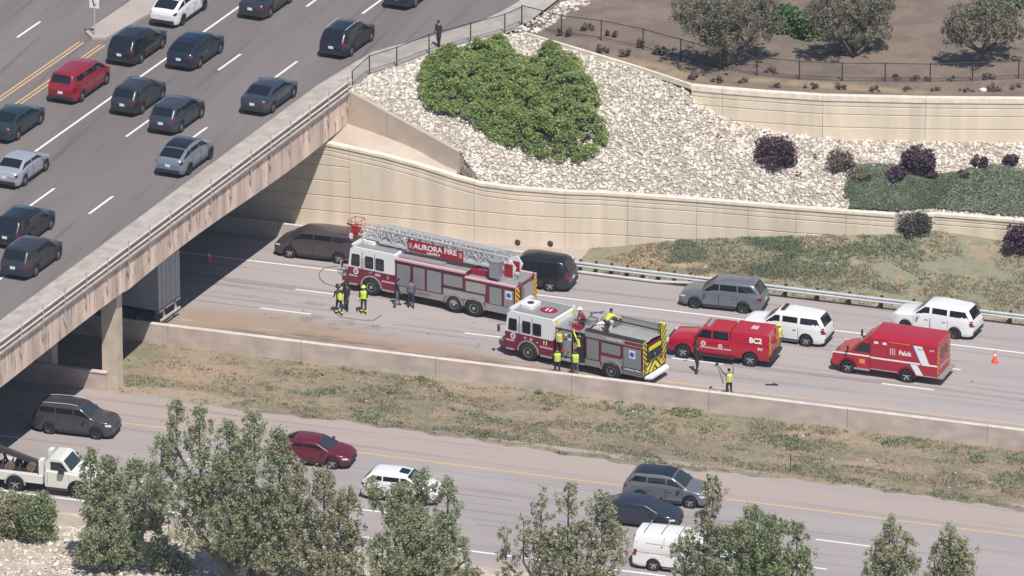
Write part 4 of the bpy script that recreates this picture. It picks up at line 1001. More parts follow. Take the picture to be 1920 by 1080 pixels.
def shutter(root, xa, xb, za, zb_, w, emblem=None):
    for s in (-1, 1):
        y = s*(w+.002)
        f = MB().bb(xb, xa, y, y+s*.012, za, zb_).build('compartment_door', 'dark_gap', root)
        b = MB(); n = int((zb_-za-.08)/.085); 
        for k in range(n): b.bb(xb+.035, xa-.035, y+s*.008, y+s*.022, za+.04+k*.085, za+.04+(k+1)*.085-.006)
        b.build('shutter', 'shutter', f)
        if emblem and s > 0:
            star(root, ((xa+xb)/2, y+s*.026, lerp(za, zb_, .68)), s)
def star(root, c, s):
    x, y, z = c; MB().bb(x-.2, x+.2, y, y+s*.006, z-.24, z+.24).build('emblem_field', 'letter_white', root)
    b = MB()
    for a in (90, 30, 150): dx, dz = .17*math.cos(R(a)), .17*math.sin(R(a)); b.bar((x-dx, y+s*.01, z-dz), (x+dx, y+s*.01, z+dz), .008, .085)
    b.build('star_emblem', 'blue_mark', root)
def crest(root, x, y, z, s, r=.2):
    b = MB(); b.xprism([(x+r*math.cos(t), z+r*1.15*math.sin(t)) for t in np.linspace(0, 2*math.pi, 9)[:-1]], y, y+s*.008); q = b.build('door_crest', 'letter_white', root)
    c = MB(); c.xprism([(x+r*.62*math.cos(t), z+r*.72*math.sin(t)) for t in np.linspace(0, 2*math.pi, 9)[:-1]], y+s*.008, y+s*.012); c.build('crest_centre', 'sign_red', q)
    d = MB(); d.bar((x-r*.4, y+s*.015, z-r*.3), (x+r*.4, y+s*.015, z+r*.3), .006, .04); d.bar((x-r*.4, y+s*.015, z+r*.3), (x+r*.4, y+s*.015, z-r*.3), .006, .04); d.build('crest_mark', 'letter_pink', q)
TXN = (R(90), 0, R(180))      # lettering on the +y side
# ladder truck ------------------------------------------------------
a, f, l, d = axle_frame((891, 592.6), (698.5, 553), 1.2, 0)
hd = math.atan2(f.y, f.x)
WT = 2.46; w = WT/2
# local frame: x forward, origin midway; the front axle at 3.6, the rearmost at 3.6-6.76
c = a+f*(3.16)+(-l)*(w-.12)
lt = thing('ladder_truck', 'long maroon and white ladder fire truck with a grey aerial ladder folded over its cab', 'fire truck', (c.x, c.y, .003), hd)
fire_cab(lt, 2.05, 5.15, WT, 2.78)
for xw in (3.6, -1.85, -3.16):
    arch(lt, xw, .52, w)
    for s in (-1, 1): big_wheel(lt, xw, s*(w+.03), .52)
MB().bb(-5.8, 4.6, -.45, .45, .45, .75).build('chassis', 'under', lt)
bdy = MB(); bdy.bb(-2.55, 2.02, -w, w, .58, 2.5); bdy.build('body_front', 'paint_fire', lt)
bdy = MB(); bdy.bb(-5.85, -2.552, -w, w, .58, 2.26); bdy.build('body_rear', 'paint_fire', lt)
for s in (-1, 1):
    MB().bb(-2.5, 2.0, s*(w+.001), s*(w+.03), .56, .95).build('lower_panel', 'tread', lt); MB().bb(-5.85, -3.9, s*(w+.001), s*(w+.03), .56, .98).build('lower_panel', 'tread', lt)
    MB().bb(-3.85, -1.15, s*(w+.001), s*(w+.012), .98, 1.42).build('wheel_panel', 'alu', lt)
    MB().bb(-2.55, 2.02, s*(w-.18), s*(w+.05), 2.5, 2.6).build('top_rail', 'letter_pink', lt); MB().bb(-5.85, -2.56, s*(w-.18), s*(w+.05), 2.262, 2.34).build('top_rail', 'letter_pink', lt)
    MB().bb(-3.9, -2.62, s*(w+.001), s*(w+.012), 1.5, 2.1).build('side_panel', 'alu', lt)
    for za, xa in ((1.44, -1.0),): MB().bb(-4.0, -1.0, s*(w+.012), s*(w+.03), 1.42, 1.49).build('grab_strip', 'trim', lt)
shutter(lt, 1.94, .98, .98, 2.36, w); shutter(lt, .86, .04, .98, 2.36, w); shutter(lt, -.05, -1.05, .98, 2.36, w); shutter(lt, -1.14, -2.44, 1.55, 2.36, w)
shutter(lt, -4.14, -5.0, .99, 2.1, w); shutter(lt, -5.08, -5.78, .99, 2.1, w, emblem=True)
MB().bb(-5.8, -2.6, -w+.2, w-.2, 2.262, 2.30).build('rear_deck', 'tread', lt); MB().bb(-2.5, 1.98, -w+.2, w-.2, 2.5, 2.53).build('front_deck', 'tread', lt)
hb = MB(); hb.bb(-1.0, 1.9, .62, 1.0, 2.53, 2.72); hb.build('hose_tray', 'alu', lt)
# rear: cabinet walls with chevrons and a ladder chute
for s in (-1, 1): chevron(lt, -5.87, s*w if s < 0 else w-.45, -w+.45 if s < 0 else w, .75, 2.2, 6, s, m1='chev_yellow', m2='sign_red')
MB().bb(-6.05, -5.86, -.5, .5, .62, 2.1).build('rear_cabinet', 'alu', lt)
MB().bb(-6.3, -5.86, -w+.05, w-.05, .5, .6).build('tailboard', 'tread', lt)
for s in (-1, 1): MB().bb(-5.92, -5.87, s*(w-.42)-.08, s*(w-.42)+.08, 2.2, 2.5).build('warning_light', 'tail', lt)
# turntable, pedestal, cradle
MB().cyl((-4.55, 0, 2.3), (-4.55, 0, 2.52), .85, n=22).build('turntable', 'alu', lt, smooth=True, angle=30)
q = MB(); q.xprism([(-4.0, 2.5), (-5.2, 2.5), (-5.45, 3.1), (-5.1, 3.55), (-4.5, 3.3)], -.42, -.34); q.xprism([(-4.0, 2.5), (-5.2, 2.5), (-5.45, 3.1), (-5.1, 3.55), (-4.5, 3.3)], .34, .42); q.build('ladder_mount', 'cap_white', lt)
for s in (-1, 1): MB().cyl((-4.0, s*.25, 2.6), (-2.6, s*.25, 3.0), .09, n=8).build('lift_cylinder', 'sign_red', lt)
q = MB(); q.box((-4.35, .8, 3.0), (.62, .5, .95)); q.build('control_pedestal', 'shutter', lt); MB().box((-4.35, .8, 3.5), (.66, .54, .06)).build('pedestal_cover', 'alu', lt)
MB().bb(-5.25, -4.75, .45, .53, 2.55, 3.3).build('red_guard', 'sign_red', lt); MB().bb(-5.62, -5.2, .3, .38, 2.9, 3.5).build('red_guard', 'sign_red', lt)
MB().bb(-4.1, -2.6, .42, .62, 2.34, 2.62).build('cable_tray', 'sign_red', lt)
for s in (-1, 1): MB().cyl((2.55, s*.42, 2.8), (2.3, s*.42, 3.02), .04, n=6).build('ladder_cradle', 'chrome', lt)
def truss(root, name, xa, xb, za, zb_, hw_, hh, m, nd, rung=.36, t=.05):
    b = MB()
    A = lambda u, s, top: Vector((lerp(xa, xb, u), s*hw_, lerp(za, zb_, u)+(hh if top else 0)))
    for s in (-1, 1):
        b.bar(A(0, s, 0), A(1, s, 0), t*1.2, t*1.8); b.bar(A(0, s, 1), A(1, s, 1), t, t)
        for k in range(nd):
            u0, u1 = k/nd, (k+1)/nd; b.bar(A(u0, s, 0), A((u0+u1)/2, s, 1), t*.7); b.bar(A((u0+u1)/2, s, 1), A(u1, s, 0), t*.7); b.bar(A(u0, s, 0), A(u0, s, 1), t*.6)
    n = int(abs(xb-xa)/rung)
    for k in range(n): b.bar(A(k/n, -1, 0), A(k/n, 1, 0), t*.7)
    return b.build(name, m, root)
mat('ladder_alu', (.56, .57, .58), .45, metal=.2)
truss(lt, 'ladder_section', -4.95, 3.5, 2.92, 3.05, .46, .78, 'ladder_alu', 9, t=.08)
truss(lt, 'ladder_section', -4.3, 4.4, 3.02, 3.14, .36, .62, 'ladder_alu', 11, t=.065)
truss(lt, 'ladder_section', -3.8, 5.0, 3.10, 3.2, .27, .5, 'ladder_alu', 12, t=.055)
sg = MB(); sg.add([(1.6, .5, 2.95), (1.6, .5, 3.62), (-2.05, .5, 3.52), (-2.05, .5, 2.82), (1.6, .53, 2.95), (1.6, .53, 3.62), (-2.05, .53, 3.52), (-2.05, .53, 2.82)], [(0, 3, 2, 1), (4, 5, 6, 7), (0, 1, 5, 4), (1, 2, 6, 5), (2, 3, 7, 6), (3, 0, 4, 7)])
sgo = sg.build('ladder_sign', 'sign_red', lt)
tl = R(-1.6)
text('sign_lettering', 'AURORA FIRE', .46, 'letter_white', sgo, (-.22, .536, 3.30), (R(90), -R(1.6), R(180)), bold=.008)
text('sign_lettering', 'LADDER 8', .19, 'letter_white', sgo, (-.1, .536, 3.0), (R(90), -R(1.6), R(180)), bold=.004)
for xx in (1.4, -1.88):
    b = MB(); [b.bb(xx-.1+.08*k, xx-.06+.08*k, .532, .542, 3.1, 3.42) for k in range(3)]; b.build('sign_emblem', 'letter_pink', sgo)
# red monitor and basket at the tip
rb_ = MB()
for zz in (3.15, 3.5, 3.95):
    P4 = [Vector((4.95, -.42, zz)), Vector((5.6, -.42, zz)), Vector((5.6, .42, zz)), Vector((4.95, .42, zz))]
    for i in range(4): rb_.bar(P4[i], P4[(i+1) % 4], .028)
for xx in (4.95, 5.6):
    for yy in (-.42, 0, .42): rb_.bar((xx, yy, 3.15), (xx, yy, 3.95), .022)
rb_.bb(5.0, 5.5, -.35, .35, 3.1, 3.16); rb_.bb(5.1, 5.45, -.2, .25, 3.2, 3.6); rb_.build('tip_basket', 'basket_red', lt)
MB().cyl((5.3, 0, 3.5), (5.85, .1, 3.65), .08, .05, 8).build('water_monitor', 'trim', lt); MB().box((5.35, .5, 3.1), (.18, .1, .3)).build('tip_light', 'head', lt)
crest(lt, 4.62, w+.004, 1.32, 1, .17)
text('cab_lettering', '8', .3, 'letter_pink', lt, (2.5, w+.008, 1.3), TXN); text('body_lettering', 'AURORA', .22, 'sign_red', lt, (.1, w+.034, .77), TXN); text('cab_number', '41', .22, 'letter_pink', lt, (3.65, w+.008, 1.4), TXN)
q = MB(); q.bb(3.0, 3.35, w+.004, w+.012, 1.26, 1.42); q.build('cab_badge', 'letter_pink', lt)

# pumper engine -----------------------------------------------------
a, f, l, d = axle_frame((1148.5, 711), (991, 675), 1.2, 0)
hd = math.atan2(f.y, f.x)
c = a+f*(2.84)+(-l)*(w-.12)
en = thing('fire_engine', 'maroon fire engine with white cab and yellow rear chevrons beside the median barrier', 'fire engine', (c.x, c.y, .003), hd)
fire_cab(en, 1.0, 4.15, WT, 2.78)
for xw in (2.62, -2.84):
    arch(en, xw, .52, w)
    for s in (-1, 1): big_wheel(en, xw, s*(w+.03), .52)
MB().bb(-4.8, 3.9, -.45, .45, .45, .75).build('chassis', 'under', en)
# pump house
MB().bb(-.2, .98, -w+.28, w-.28, .6, 2.3).build('pump_house', 'dark_gap', en)
for s in (-1, 1):
    MB().bb(-.12, .9, s*(w-.27), s*(w-.2), .7, 2.2).build('pump_panel', 'alu', en)
    for k in range(4):
        for j in range(2): MB().cyl((.75-.24*k, s*(w-.2), 1.75+.25*j), (.75-.24*k, s*(w-.17), 1.75+.25*j), .07, n=10).build('gauge', 'letter_white' if (k+j) % 2 else 'post_dark', en)
    for k in range(3): MB().cyl((.7-.3*k, s*(w-.2), 1.05), (.7-.3*k, s*(w+.02), 1.0), .08, n=9).build('hose_outlet', 'chrome' if k != 1 else 'basket_red', en)
    MB().bb(-1.1, .95, s*(w-.3), s*(w+.06), .52, .6).build('running_board', 'tread', en)
    MB().bb(-.98, -.3, s*(w-.28), s*(w+.0), .62, 2.1).build('hose_locker', 'dark_gap', en)
MB().bb(-1.1, .98, -w+.22, w-.22, 2.3, 2.36).build('walkway', 'tread', en)
MB().bb(-4.9, -1.1, -w, w, .56, 2.28).build('body', 'paint_fire', en)
for s in (-1, 1):
    MB().bb(-4.9, -1.1, s*(w-.3), s*w, 2.282, 2.62).build('side_wall', 'alu', en); MB().bb(-4.9, -1.1, s*(w-.31), s*(w+.02), 2.62, 2.68).build('side_cap', 'dark_gap', en)
    MB().bb(-2.1, -1.12, s*(w+.001), s*(w+.03), .56, .92).build('lower_panel', 'tread', en); MB().bb(-4.88, -3.6, s*(w+.001), s*(w+.03), .56, .92).build('lower_panel', 'tread', en)
    MB().bb(-3.55, -2.14, s*(w+.001), s*(w+.012), .95, 1.42).build('wheel_panel', 'alu', en)
    for zz in (.66, .78): MB().bb(-4.86, -3.62, s*(w+.03), s*(w+.04), zz, zz+.03).build('rub_line', 'trim', en)
    MB().bb(-4.86, -3.7, s*(w+.001), s*(w+.01), 2.35, 2.52).build('upper_stripe', 'sign_red', en)
shutter(en, -1.2, -2.05, .95, 2.22, w); shutter(en, -2.16, -3.46, 1.5, 2.22, w); shutter(en, -3.58, -4.8, .95, 2.22, w, emblem=True)
MB().bb(-3.5, -2.1, w+.012, w+.04, 1.4, 1.48).build('grab_strip', 'sign_red', en)
# hose bed under a sagging net cover
hbm = MB(); rows = []
for i in range(9):
    x = lerp(-4.85, -2.2, i/8); rows.append([(x, y, 2.42+.12*math.cos(y*1.6)+.02*math.sin(i*2+y*4)) for y in np.linspace(-w+.3, w-.3, 8)])
hbm.grid(rows, flip=True); hbm.build('hose_bed_cover', 'hose_net', en, smooth=True)
MB().bb(-4.86, -2.2, -w+.22, -w+.3, 2.6, 2.98).build('far_hose_wall', 'hose_net', en)
MB().bb(-4.88, -2.15, -w+.18, -w+.32, 2.98, 3.02).build('wall_rail', 'alu', en)
# deck gun and gear on top of the pump house
for (x, y, dx, dy, dz, m) in ((-.6, -.3, .7, .5, .3, 'alu'), (-1.5, .2, .5, .9, .28, 'cap_white'), (-1.4, -.6, .6, .4, .35, 'alu'), (-1.9, -.2, .3, .3, .42, 'cap_white'), (.1, .2, .5, .8, .22, 'tread'), (-.3, .75, .6, .25, .2, 'sign_red')):
    q = MB(); q.prism(rounded([(x-dx/2, y-dy/2), (x+dx/2, y-dy/2), (x+dx/2, y+dy/2), (x-dx/2, y+dy/2)], .08), 2.34, 2.34+dz+.1); q.build('equipment_box', m, en, smooth=True, angle=30)
dg = MB(); dg.cyl((-.6, -.3, 2.7), (-.6, -.3, 3.05), .09, n=8); dg.cyl((-.6, -.3, 3.0), (-1.35, -.45, 3.2), .08, .06, 8); dg.build('deck_gun', 'chrome', en, smooth=True)
for k in range(3): MB().tube([(-1.0-.2*k, .9, 2.4), (-1.3-.2*k, .6, 2.75), (-1.6-.2*k, .2, 2.7), (-1.8, -.3, 2.62)], .05, 6).build('hose', 'hose_tan' if k else 'trim', en)
# rear face
x = -4.92
chevron(en, x, -w, -w+.5, .75, 3.0, 8, -1); chevron(en, x, w-.34, w, .75, 2.64, 8, 1)
MB().bb(-4.92, -4.55, -w+.0, -w+.3, 2.3, 3.02).build('far_corner_post', 'chev_yellow', en)
MB().bb(x-.05, x+.02, -w+.5, w-.34, 1.35, 2.25).build('rear_recess', 'dark_gap', en)
MB().bb(x-.09, x-.052, -.55, .75, 2.0, 2.22).build('rear_yellow_panel', 'chev_yellow', en)
for k, (y0_, y1_, sg_) in enumerate(((-w+.5, .05, -1), (.05, w-.34, 1))): chevron(en, x-.03, y0_, y1_, .68, 1.34, 3, sg_*-1, w=.18)
q = MB(); q.cyl((x-.1, -.3, 1.6), (x-.28, -.3, 1.6), .1, n=10); q.cyl((x-.1, .35, 1.75), (x-.24, .35, 1.75), .08, n=10); q.bar((x-.12, -.7, 1.45), (x-.12, .7, 1.45), .05); q.build('rear_valves', 'chrome', en)
MB().prism(rounded([(x-.02, -w+.02), (x-.02, w-.02), (x-.42, w-.3), (x-.42, -w+.3)], .1), .46, .58).build('tailboard', 'cap_white', en)
for s in (-1, 1): MB().bb(x-.05, x-.01, s*(w-.12)-.07, s*(w-.12)+.07, 1.0, 1.3).build('tail_light', 'tail', en)
crest(en, 3.62, w+.004, 1.32, 1, .17)
text('cab_lettering', '11', .34, 'letter_white', en, (1.5, w+.008, 1.3), TXN, bold=.01); text('body_lettering', 'AURORA FIRE', .17, 'letter_white', en, (-3.0, w+.006, 2.44), TXN)
text('panel_lettering', 'AURORA  FIRE', .15, 'letter_white', en, (-4.2, w+.034, .87), TXN)
for q_ in ((2.35, 2.5, 1.24, 1.42), (2.75, 2.88, 1.28, 1.42), (1.95, 2.1, 1.2, 1.26)): MB().bb(q_[0], q_[1], w+.004, w+.012, q_[2], q_[3]).build('cab_badge', 'letter_pink', en)
q = MB(); q.prism([(1.95+.55*math.cos(t), .1+.42*math.sin(t)) for t in np.linspace(0, 2*math.pi, 17)[:-1]], 2.8, 2.83); ro = q.build('roof_mark', 'sign_red', en)
text('roof_number', '11', .5, 'letter_white', ro, (1.95, .1, 2.835), (0, 0, R(180)), bold=.02)
MB().bb(1.0, 1.04, -w+.05, -w+.25, 1.5, 2.9).build('exhaust_stack', 'letter_white', en)
for yy in (-w+.4, w-.35): MB().bb(.93, .985, yy-.07, yy+.07, 2.0, 2.75).build('marker_panel', 'hivis_yellow', en)
lw_ = thing('pike_poles', 'two pale wooden pike poles leaning on the side of the fire engine near the pump', 'poles')
for k in range(3):
    p0 = c+f*(-.35-.16*k)+l*(w+.35); p1 = c+f*(-.62+.12*k)+l*(w+.03); MB().cyl((p0.x, p0.y, .02), (p1.x, p1.y, 1.75), .025, n=6).build('pole', 'wood', lw_)
en_c, en_f, en_l, en_hd = c, f, l, hd

# ambulance ---------------------------------------------------------
p = at(1701, 716); hd = R(177.2); f = Vector((math.cos(hd), math.sin(hd), 0)); l = Vector((-f.y, f.x, 0)); wa = 1.16
c = p+f*1.42+(-l)*(wa-.12)          # rear axle at -1.42
am = thing('ambulance', 'red box ambulance with a white slanted stripe, last of the red vehicles', 'ambulance', (c.x, c.y, .003), hd)
xf_, xr_ = 2.1, -1.42
box_ = MB(); sec = rounded([(-wa, .5), (wa, .5), (wa, 2.38), (wa-.12, 2.56), (-wa+.12, 2.56), (-wa, 2.38)], .04)
rows = [[(x, y, z) for y, z in sec] for x in (-3.2, .72)]; rows = [r+[r[0]] for r in rows]
box_.grid(rows, flip=True); n = len(sec); box_.add(rows[0][:n], [tuple(range(n))]); box_.add(rows[1][:n], [tuple(range(n-1, -1, -1))]); box_.build('box_body', 'paint_red', am, smooth=True, angle=25)
cabp = rounded([(.722, .45), (3.0, .45), (3.06, .62), (3.0, 1.12), (2.2, 1.36), (1.98, 1.4), (1.35, 2.06), (1.2, 2.12), (.722, 2.18)], .06)
cw = wa-.14
cbm = MB(); cbm.xprism(cabp, -cw, cw); cbm.build('cab', 'paint_red', am, smooth=True, angle=30)
fr_ = MB(); fr_.xprism([(.73, 2.1), (1.25, 2.1), (.73, 2.5)], -cw+.05, cw-.05); fr_.build('wind_deflector', 'paint_red', am)
MB().add([(1.95+.02, -cw+.1, 1.45), (1.95+.02, cw-.1, 1.45), (1.37, cw-.16, 2.04), (1.37, -cw+.16, 2.04)], [(0, 1, 2, 3)]).build('windscreen', 'glass_screen', am)
for s in (-1, 1):
    y = s*(cw+.003)
    MB().xprism([(.82, 1.42), (1.78, 1.42), (1.32, 1.98), (.82, 1.98)], y, y+s*.006).build('cab_window', 'glass', am)
    MB().bb(1.8, 1.815, y, y+s*.005, .6, 1.4).build('door_seam', 'dark_gap', am); MB().bb(.75, .765, y, y+s*.005, .6, 2.0).build('door_seam', 'dark_gap', am)
    MB().bb(.725, 3.0, y, y+s*.008, 1.16, 1.25).build('stripe', 'letter_white', am)
    MB().bb(-3.2, .72, s*(wa+.003), s*(wa+.01), 1.17, 1.26).build('stripe', 'letter_white', am)
    MB().bb(.78, 1.7, y, y+s*.12, .36, .44).build('running_board', 'alu', am); MB().bb(-.95, .72, s*(wa-.05), s*(wa+.012), .5, .56).build('skirt_trim', 'alu', am); MB().bb(-3.2, -1.95, s*(wa-.05), s*(wa+.012), .5, .56).build('skirt_trim', 'alu', am)
    yb = s*(wa+.012)
    MB().xprism([(-1.78, 2.28), (-2.3, 2.28), (-2.78, 1.16), (-2.3, 1.16)], yb-s*.004, yb+s*.004).build('slanted_stripe', 'cap_white', am)
    MB().xprism([(-1.72, 2.28), (-1.78, 2.28), (-2.3, 1.16), (-2.24, 1.16)], yb-s*.004, yb+s*.004).build('blue_edge', 'blue_mark', am)
    MB().xprism([(-1.62, 1.14), (-2.02, 1.14), (-2.38, .56), (-1.98, .56)], yb-s*.004, yb+s*.004).build('slanted_stripe', 'cap_white', am)
    MB().xprism([(-1.54, 1.14), (-1.6, 1.14), (-1.96, .56), (-1.9, .56)], yb-s*.004, yb+s*.004).build('blue_edge', 'blue_mark', am)
    for xx in (.4, -.1): MB().bb(xx-.12, xx+.12, s*(wa+.002), s*(wa+.03), 2.08, 2.22).build('scene_light', 'head', am)
    MB().bb(-1.6, -.35, s*(wa+.002), s*(wa+.008), 2.26, 2.3).build('orange_line', 'chev_orange', am)
    MB().bb(-.3, -.285, s*(wa+.001), s*(wa+.007), .6, 2.2).build('door_seam', 'dark_gap', am)
    MB().bar((2.0, s*(cw-.02), 1.5), (2.05, s*(cw+.22), 1.62), .03).box((2.05, s*(cw+.25), 1.6), (.08, .16, .36)).build('mirror', 'trim', am)
    MB().bb(2.86, 3.05, s*(cw-.35), s*(cw-.06), .88, 1.06).build('headlight', 'head', am)
    arch(am, xr_, .37, wa, ring='paint_red'); arch(am, xf_, .37, cw, ring='paint_red')
    for xw, yy in ((xf_, cw), (xr_, wa)): add_wheel(am, xw, s*(yy+.025), .38, .26)
text('side_lettering', 'Falck', .36, 'letter_white', am, (-1.3, wa+.008, 1.72), TXN, bold=.012)
q = MB(); [q.bb(-.72+.12*k, -.65+.12*k, wa+.002, wa+.008, 1.55, 1.92) for k in range(3)]; q.bb(-.74, -.4, wa+.002, wa+.008, 1.88, 1.93); q.build('side_logo', 'letter_pink', am)
q = MB(); q.bb(1.1, 1.42, cw+.003, cw+.01, .72, .98); q.build('door_badge', 'chev_orange', am); text('stripe_lettering', '911', .2, 'post_dark', am, (-2.22, wa+.02, 2.08), TXN)
text('rear_corner_lettering', 'EMS', .16, 'letter_white', am, (-2.88, wa+.006, 2.1), TXN)
MB().prism(rounded([(3.0, -cw+.02), (3.18, -cw+.1), (3.18, cw-.1), (3.0, cw-.02)], .05), .38, .62).build('front_bumper', 'trim', am); MB().bb(3.03, 3.07, -.5, .5, .74, 1.04).build('grille', 'trim', am)
MB().bb(2.1, 2.9, -.3, .3, 1.33, 1.35).build('hood_panel', 'cap_white', am) if False else None
x = -3.205
for y0_, y1_, s_ in ((-wa+.05, -.75, -1), (.75, wa-.05, 1)): chevron(am, x, y0_, y1_, .62, 2.4, 7, s_, 'chev_orange', 'sign_red', .12)
for s in (-1, 1):
    dd = MB().bb(x-.02, x+.01, s*.02, s*.72, .68, 2.3).build('rear_door', 'paint_red', am); MB().bb(x-.028, x-.018, s*.12, s*.6, 1.5, 2.1).build('rear_door_window', 'glass', dd); MB().bb(x-.05, x-.02, s*.06, s*.1, 1.2, 1.45).build('handle', 'chrome', dd)
    MB().bb(x-.03, x, s*(wa-.25), s*(wa-.08), 2.4, 2.5).build('warning_light', 'tail', am)
MB().bb(x-.32, x-.01, -wa+.05, wa-.05, .46, .55).build('rear_step', 'tread', am)
MB().bb(x-.03, x-.018, -.7, .7, .95, 1.02).build('rear_stripe', 'letter_pink', am)

# red command pickup ------------------------------------------------
p = at(1407, 686.5); hd = R(179.6); f = Vector((math.cos(hd), math.sin(hd), 0)); l = Vector((-f.y, f.x, 0)); wp = 1.01
c = p+f*1.9+(-l)*(wp-.12)
pu = thing('pickup_truck', 'red pickup with a canopy over its bed, right behind the fire engine', 'pickup truck', (c.x, c.y, .003), hd)
h2 = 3.02; xf_, xr_ = 2.05, -1.9; wr_ = .41
PP = [(-h2, .98), (-h2+.03, 1.3), (.18, 1.32), (.2, 1.32), (1.0, 1.34), (1.3, 1.32), (1.5, 1.27), (h2-.12, 1.15), (h2-.02, 1.0), (h2, .8)]
def pT(x): return ipl(x, PP)
st = sorted(set(list(np.round(np.arange(-h2, h2+.01, .15), 3))+[h2]+[round(cx+(wr_+.09)*math.cos(math.pi*k/8)*.999, 3) for cx in (xf_, xr_) for k in range(9)]))
rows = []
for x in st:
    b = .42
    for cx in (xf_, xr_):
        if abs(x-cx) < wr_+.09: b = max(b, wr_+math.sqrt((wr_+.09)**2-(x-cx)**2))
    t = pT(x); e = max(0, x-(h2-.6))/.6; ww = wp*(1-.1*e*e)
    half = [(0, b), (ww*.8, b), (ww*.97, b), (ww, b+.05), (ww*1.0, max(b+.07, .8)), (ww*.99, max(b+.09, t-.12)), (ww*.97, max(t-.03, b+.1)), (ww*.92, t), (0, t+.01)]
    rows.append([(x, -y, z) for y, z in half]+[(x, y, z) for y, z in half[-2::-1]])
n = len(rows[0]); bd = MB(); bd.grid(rows, flip=True, fm=lambda i, j: 1 if (j < 2 or j > n-4) else 0); bd.add(rows[0], [tuple(range(n))]); bd.add(rows[-1], [tuple(range(n-1, -1, -1))]); bd.build('body', ['paint_red', 'under'], pu, smooth=True, angle=40)
def frustum(name, x0, x1, x2, x3, z0, z1, wb_, wt_, m, root):     # x0,x3 at the bottom, x1,x2 at the top
    b = MB(); sec0 = [(x0, wb_, z0), (x3, wb_, z0), (x3, -wb_, z0), (x0, -wb_, z0)]; sec1 = [(x1, wt_+.03, z1-.06), (x2+.05, wt_+.03, z1-.06), (x2+.05, -wt_-.03, z1-.06), (x1, -wt_-.03, z1-.06)]; sec2 = [(x1+.05, wt_-.04, z1), (x2, wt_-.04, z1), (x2, -wt_+.04, z1), (x1+.05, -wt_+.04, z1)]
    b.add(sec0+sec1+sec2, [(0, 1, 5, 4), (1, 2, 6, 5), (2, 3, 7, 6), (3, 0, 4, 7), (4, 5, 9, 8), (5, 6, 10, 9), (6, 7, 11, 10), (7, 4, 8, 11), (8, 9, 10, 11)][0:9])
    b.f = [tuple(reversed(q)) for q in b.f]
    return b.build(name, m, root, smooth=True, angle=20)
frustum('cab', -.72, -.62, .95, 1.55, 1.3, 1.95, wp*.93, wp*.76, 'paint_red', pu)
frustum('bed_canopy', -h2+.02, -h2+.14, -.78, -.74, 1.3, 2.0, wp*.95, wp*.84, 'paint_red', pu)
for s in (-1, 1):
    def yw(z): return s*(lerp(wp*.93, wp*.76+.03, (z-1.3)/.59)+.006)
    for (a0, a1, b1, b0_) in ((.42, .42, .93, 1.3), (-.6, -.55, .33, .33)):
        MB().add([(a0, yw(1.38), 1.38), (b0_, yw(1.38), 1.38), (b1, yw(1.84), 1.84), (a1, yw(1.84), 1.84)], [(0, 1, 2, 3) if s < 0 else (3, 2, 1, 0)]).build('side_window', 'glass', pu)
    MB().bb(-2.9, -.8, s*(wp*.95-.02), s*(wp*.95+.004), 1.31, 1.33).build('canopy_seam', 'dark_gap', pu)
    for xx in (1.32, .36, -.62): MB().bb(xx-.008, xx+.008, s*(wp-.01), s*(wp+.004), .55, 1.3).build('door_seam', 'dark_gap', pu)
    for xx in (.5, -.5): MB().bb(xx-.1, xx+.1, s*(wp), s*(wp+.03), 1.15, 1.19).build('handle', 'paint_red', pu)
    MB().bb(-.8, 1.35, s*(wp), s*(wp+.006), .82, .9).build('stripe', 'letter_pink', pu)
    MB().bb(-1.0, 1.4, s*(wp-.08), s*(wp+.14), .36, .42).build('running_board', 'trim', pu)
    MB().bar((1.15, s*(wp*.9), 1.42), (1.2, s*(wp+.2), 1.48), .03).box((1.2, s*(wp+.22), 1.48), (.1, .2, .26)).build('mirror', 'trim', pu)
    MB().bb(h2-.22, h2+.012, s*(wp-.35), s*(wp-.08), .86, 1.06).build('headlight', 'head', pu)
    for xw in (xf_, xr_): add_wheel(pu, xw, s*(wp-.02), wr_, .28)
    chevron(pu, -h2-.006, *((wp*.42, wp*.97) if s > 0 else (-wp*.97, -wp*.42)), .72, 1.3, 4, s, 'chev_orange', 'sign_red', .1); chevron(pu, -h2+.03, *((wp*.5, wp*.86) if s > 0 else (-wp*.86, -wp*.5)), 1.34, 1.82, 3, s, 'chev_orange', 'sign_red', .1)
MB().add([(1.5+.01, -.82, 1.36), (1.5+.01, .82, 1.36), (1.02, .7, 1.88), (1.02, -.7, 1.88)], [(0, 1, 2, 3)]).build('windscreen', 'glass_screen', pu)
MB().bb(.55, .78, -.6, .6, 1.95, 2.04).build('light_bar', 'alu', pu); MB().bb(-h2-.03, -h2+.0, -.4, .4, .75, 1.28).build('tailgate', 'paint_red', pu)
MB().bb(-h2-.18, -h2+.02, -wp+.05, wp-.05, .48, .66).build('rear_bumper', 'trim', pu); MB().bb(h2-.05, h2+.12, -wp+.12, wp-.12, .45, .66).build('front_bumper', 'chrome', pu); MB().bb(h2-.03, h2+.02, -.6, .6, .72, 1.08).build('grille', 'trim', pu)
text('canopy_lettering', 'BC2', .42, 'letter_white', pu, (-2.2, .95, 1.57), (R(82.7), 0, R(180)), bold=.016)
text('bed_lettering', '911', .2, 'letter_white', pu, (-2.5, wp+.008, 1.12), TXN, bold=.01)
q = MB(); q.bb(-2.1, -1.7, -.25, .25, 2.0, 2.012); q.build('roof_mark', 'letter_pink', pu)
crest(pu, .85, wp+.002, 1.08, 1, .14); crest(pu, -.15, wp+.002, 1.02, 1, .12)

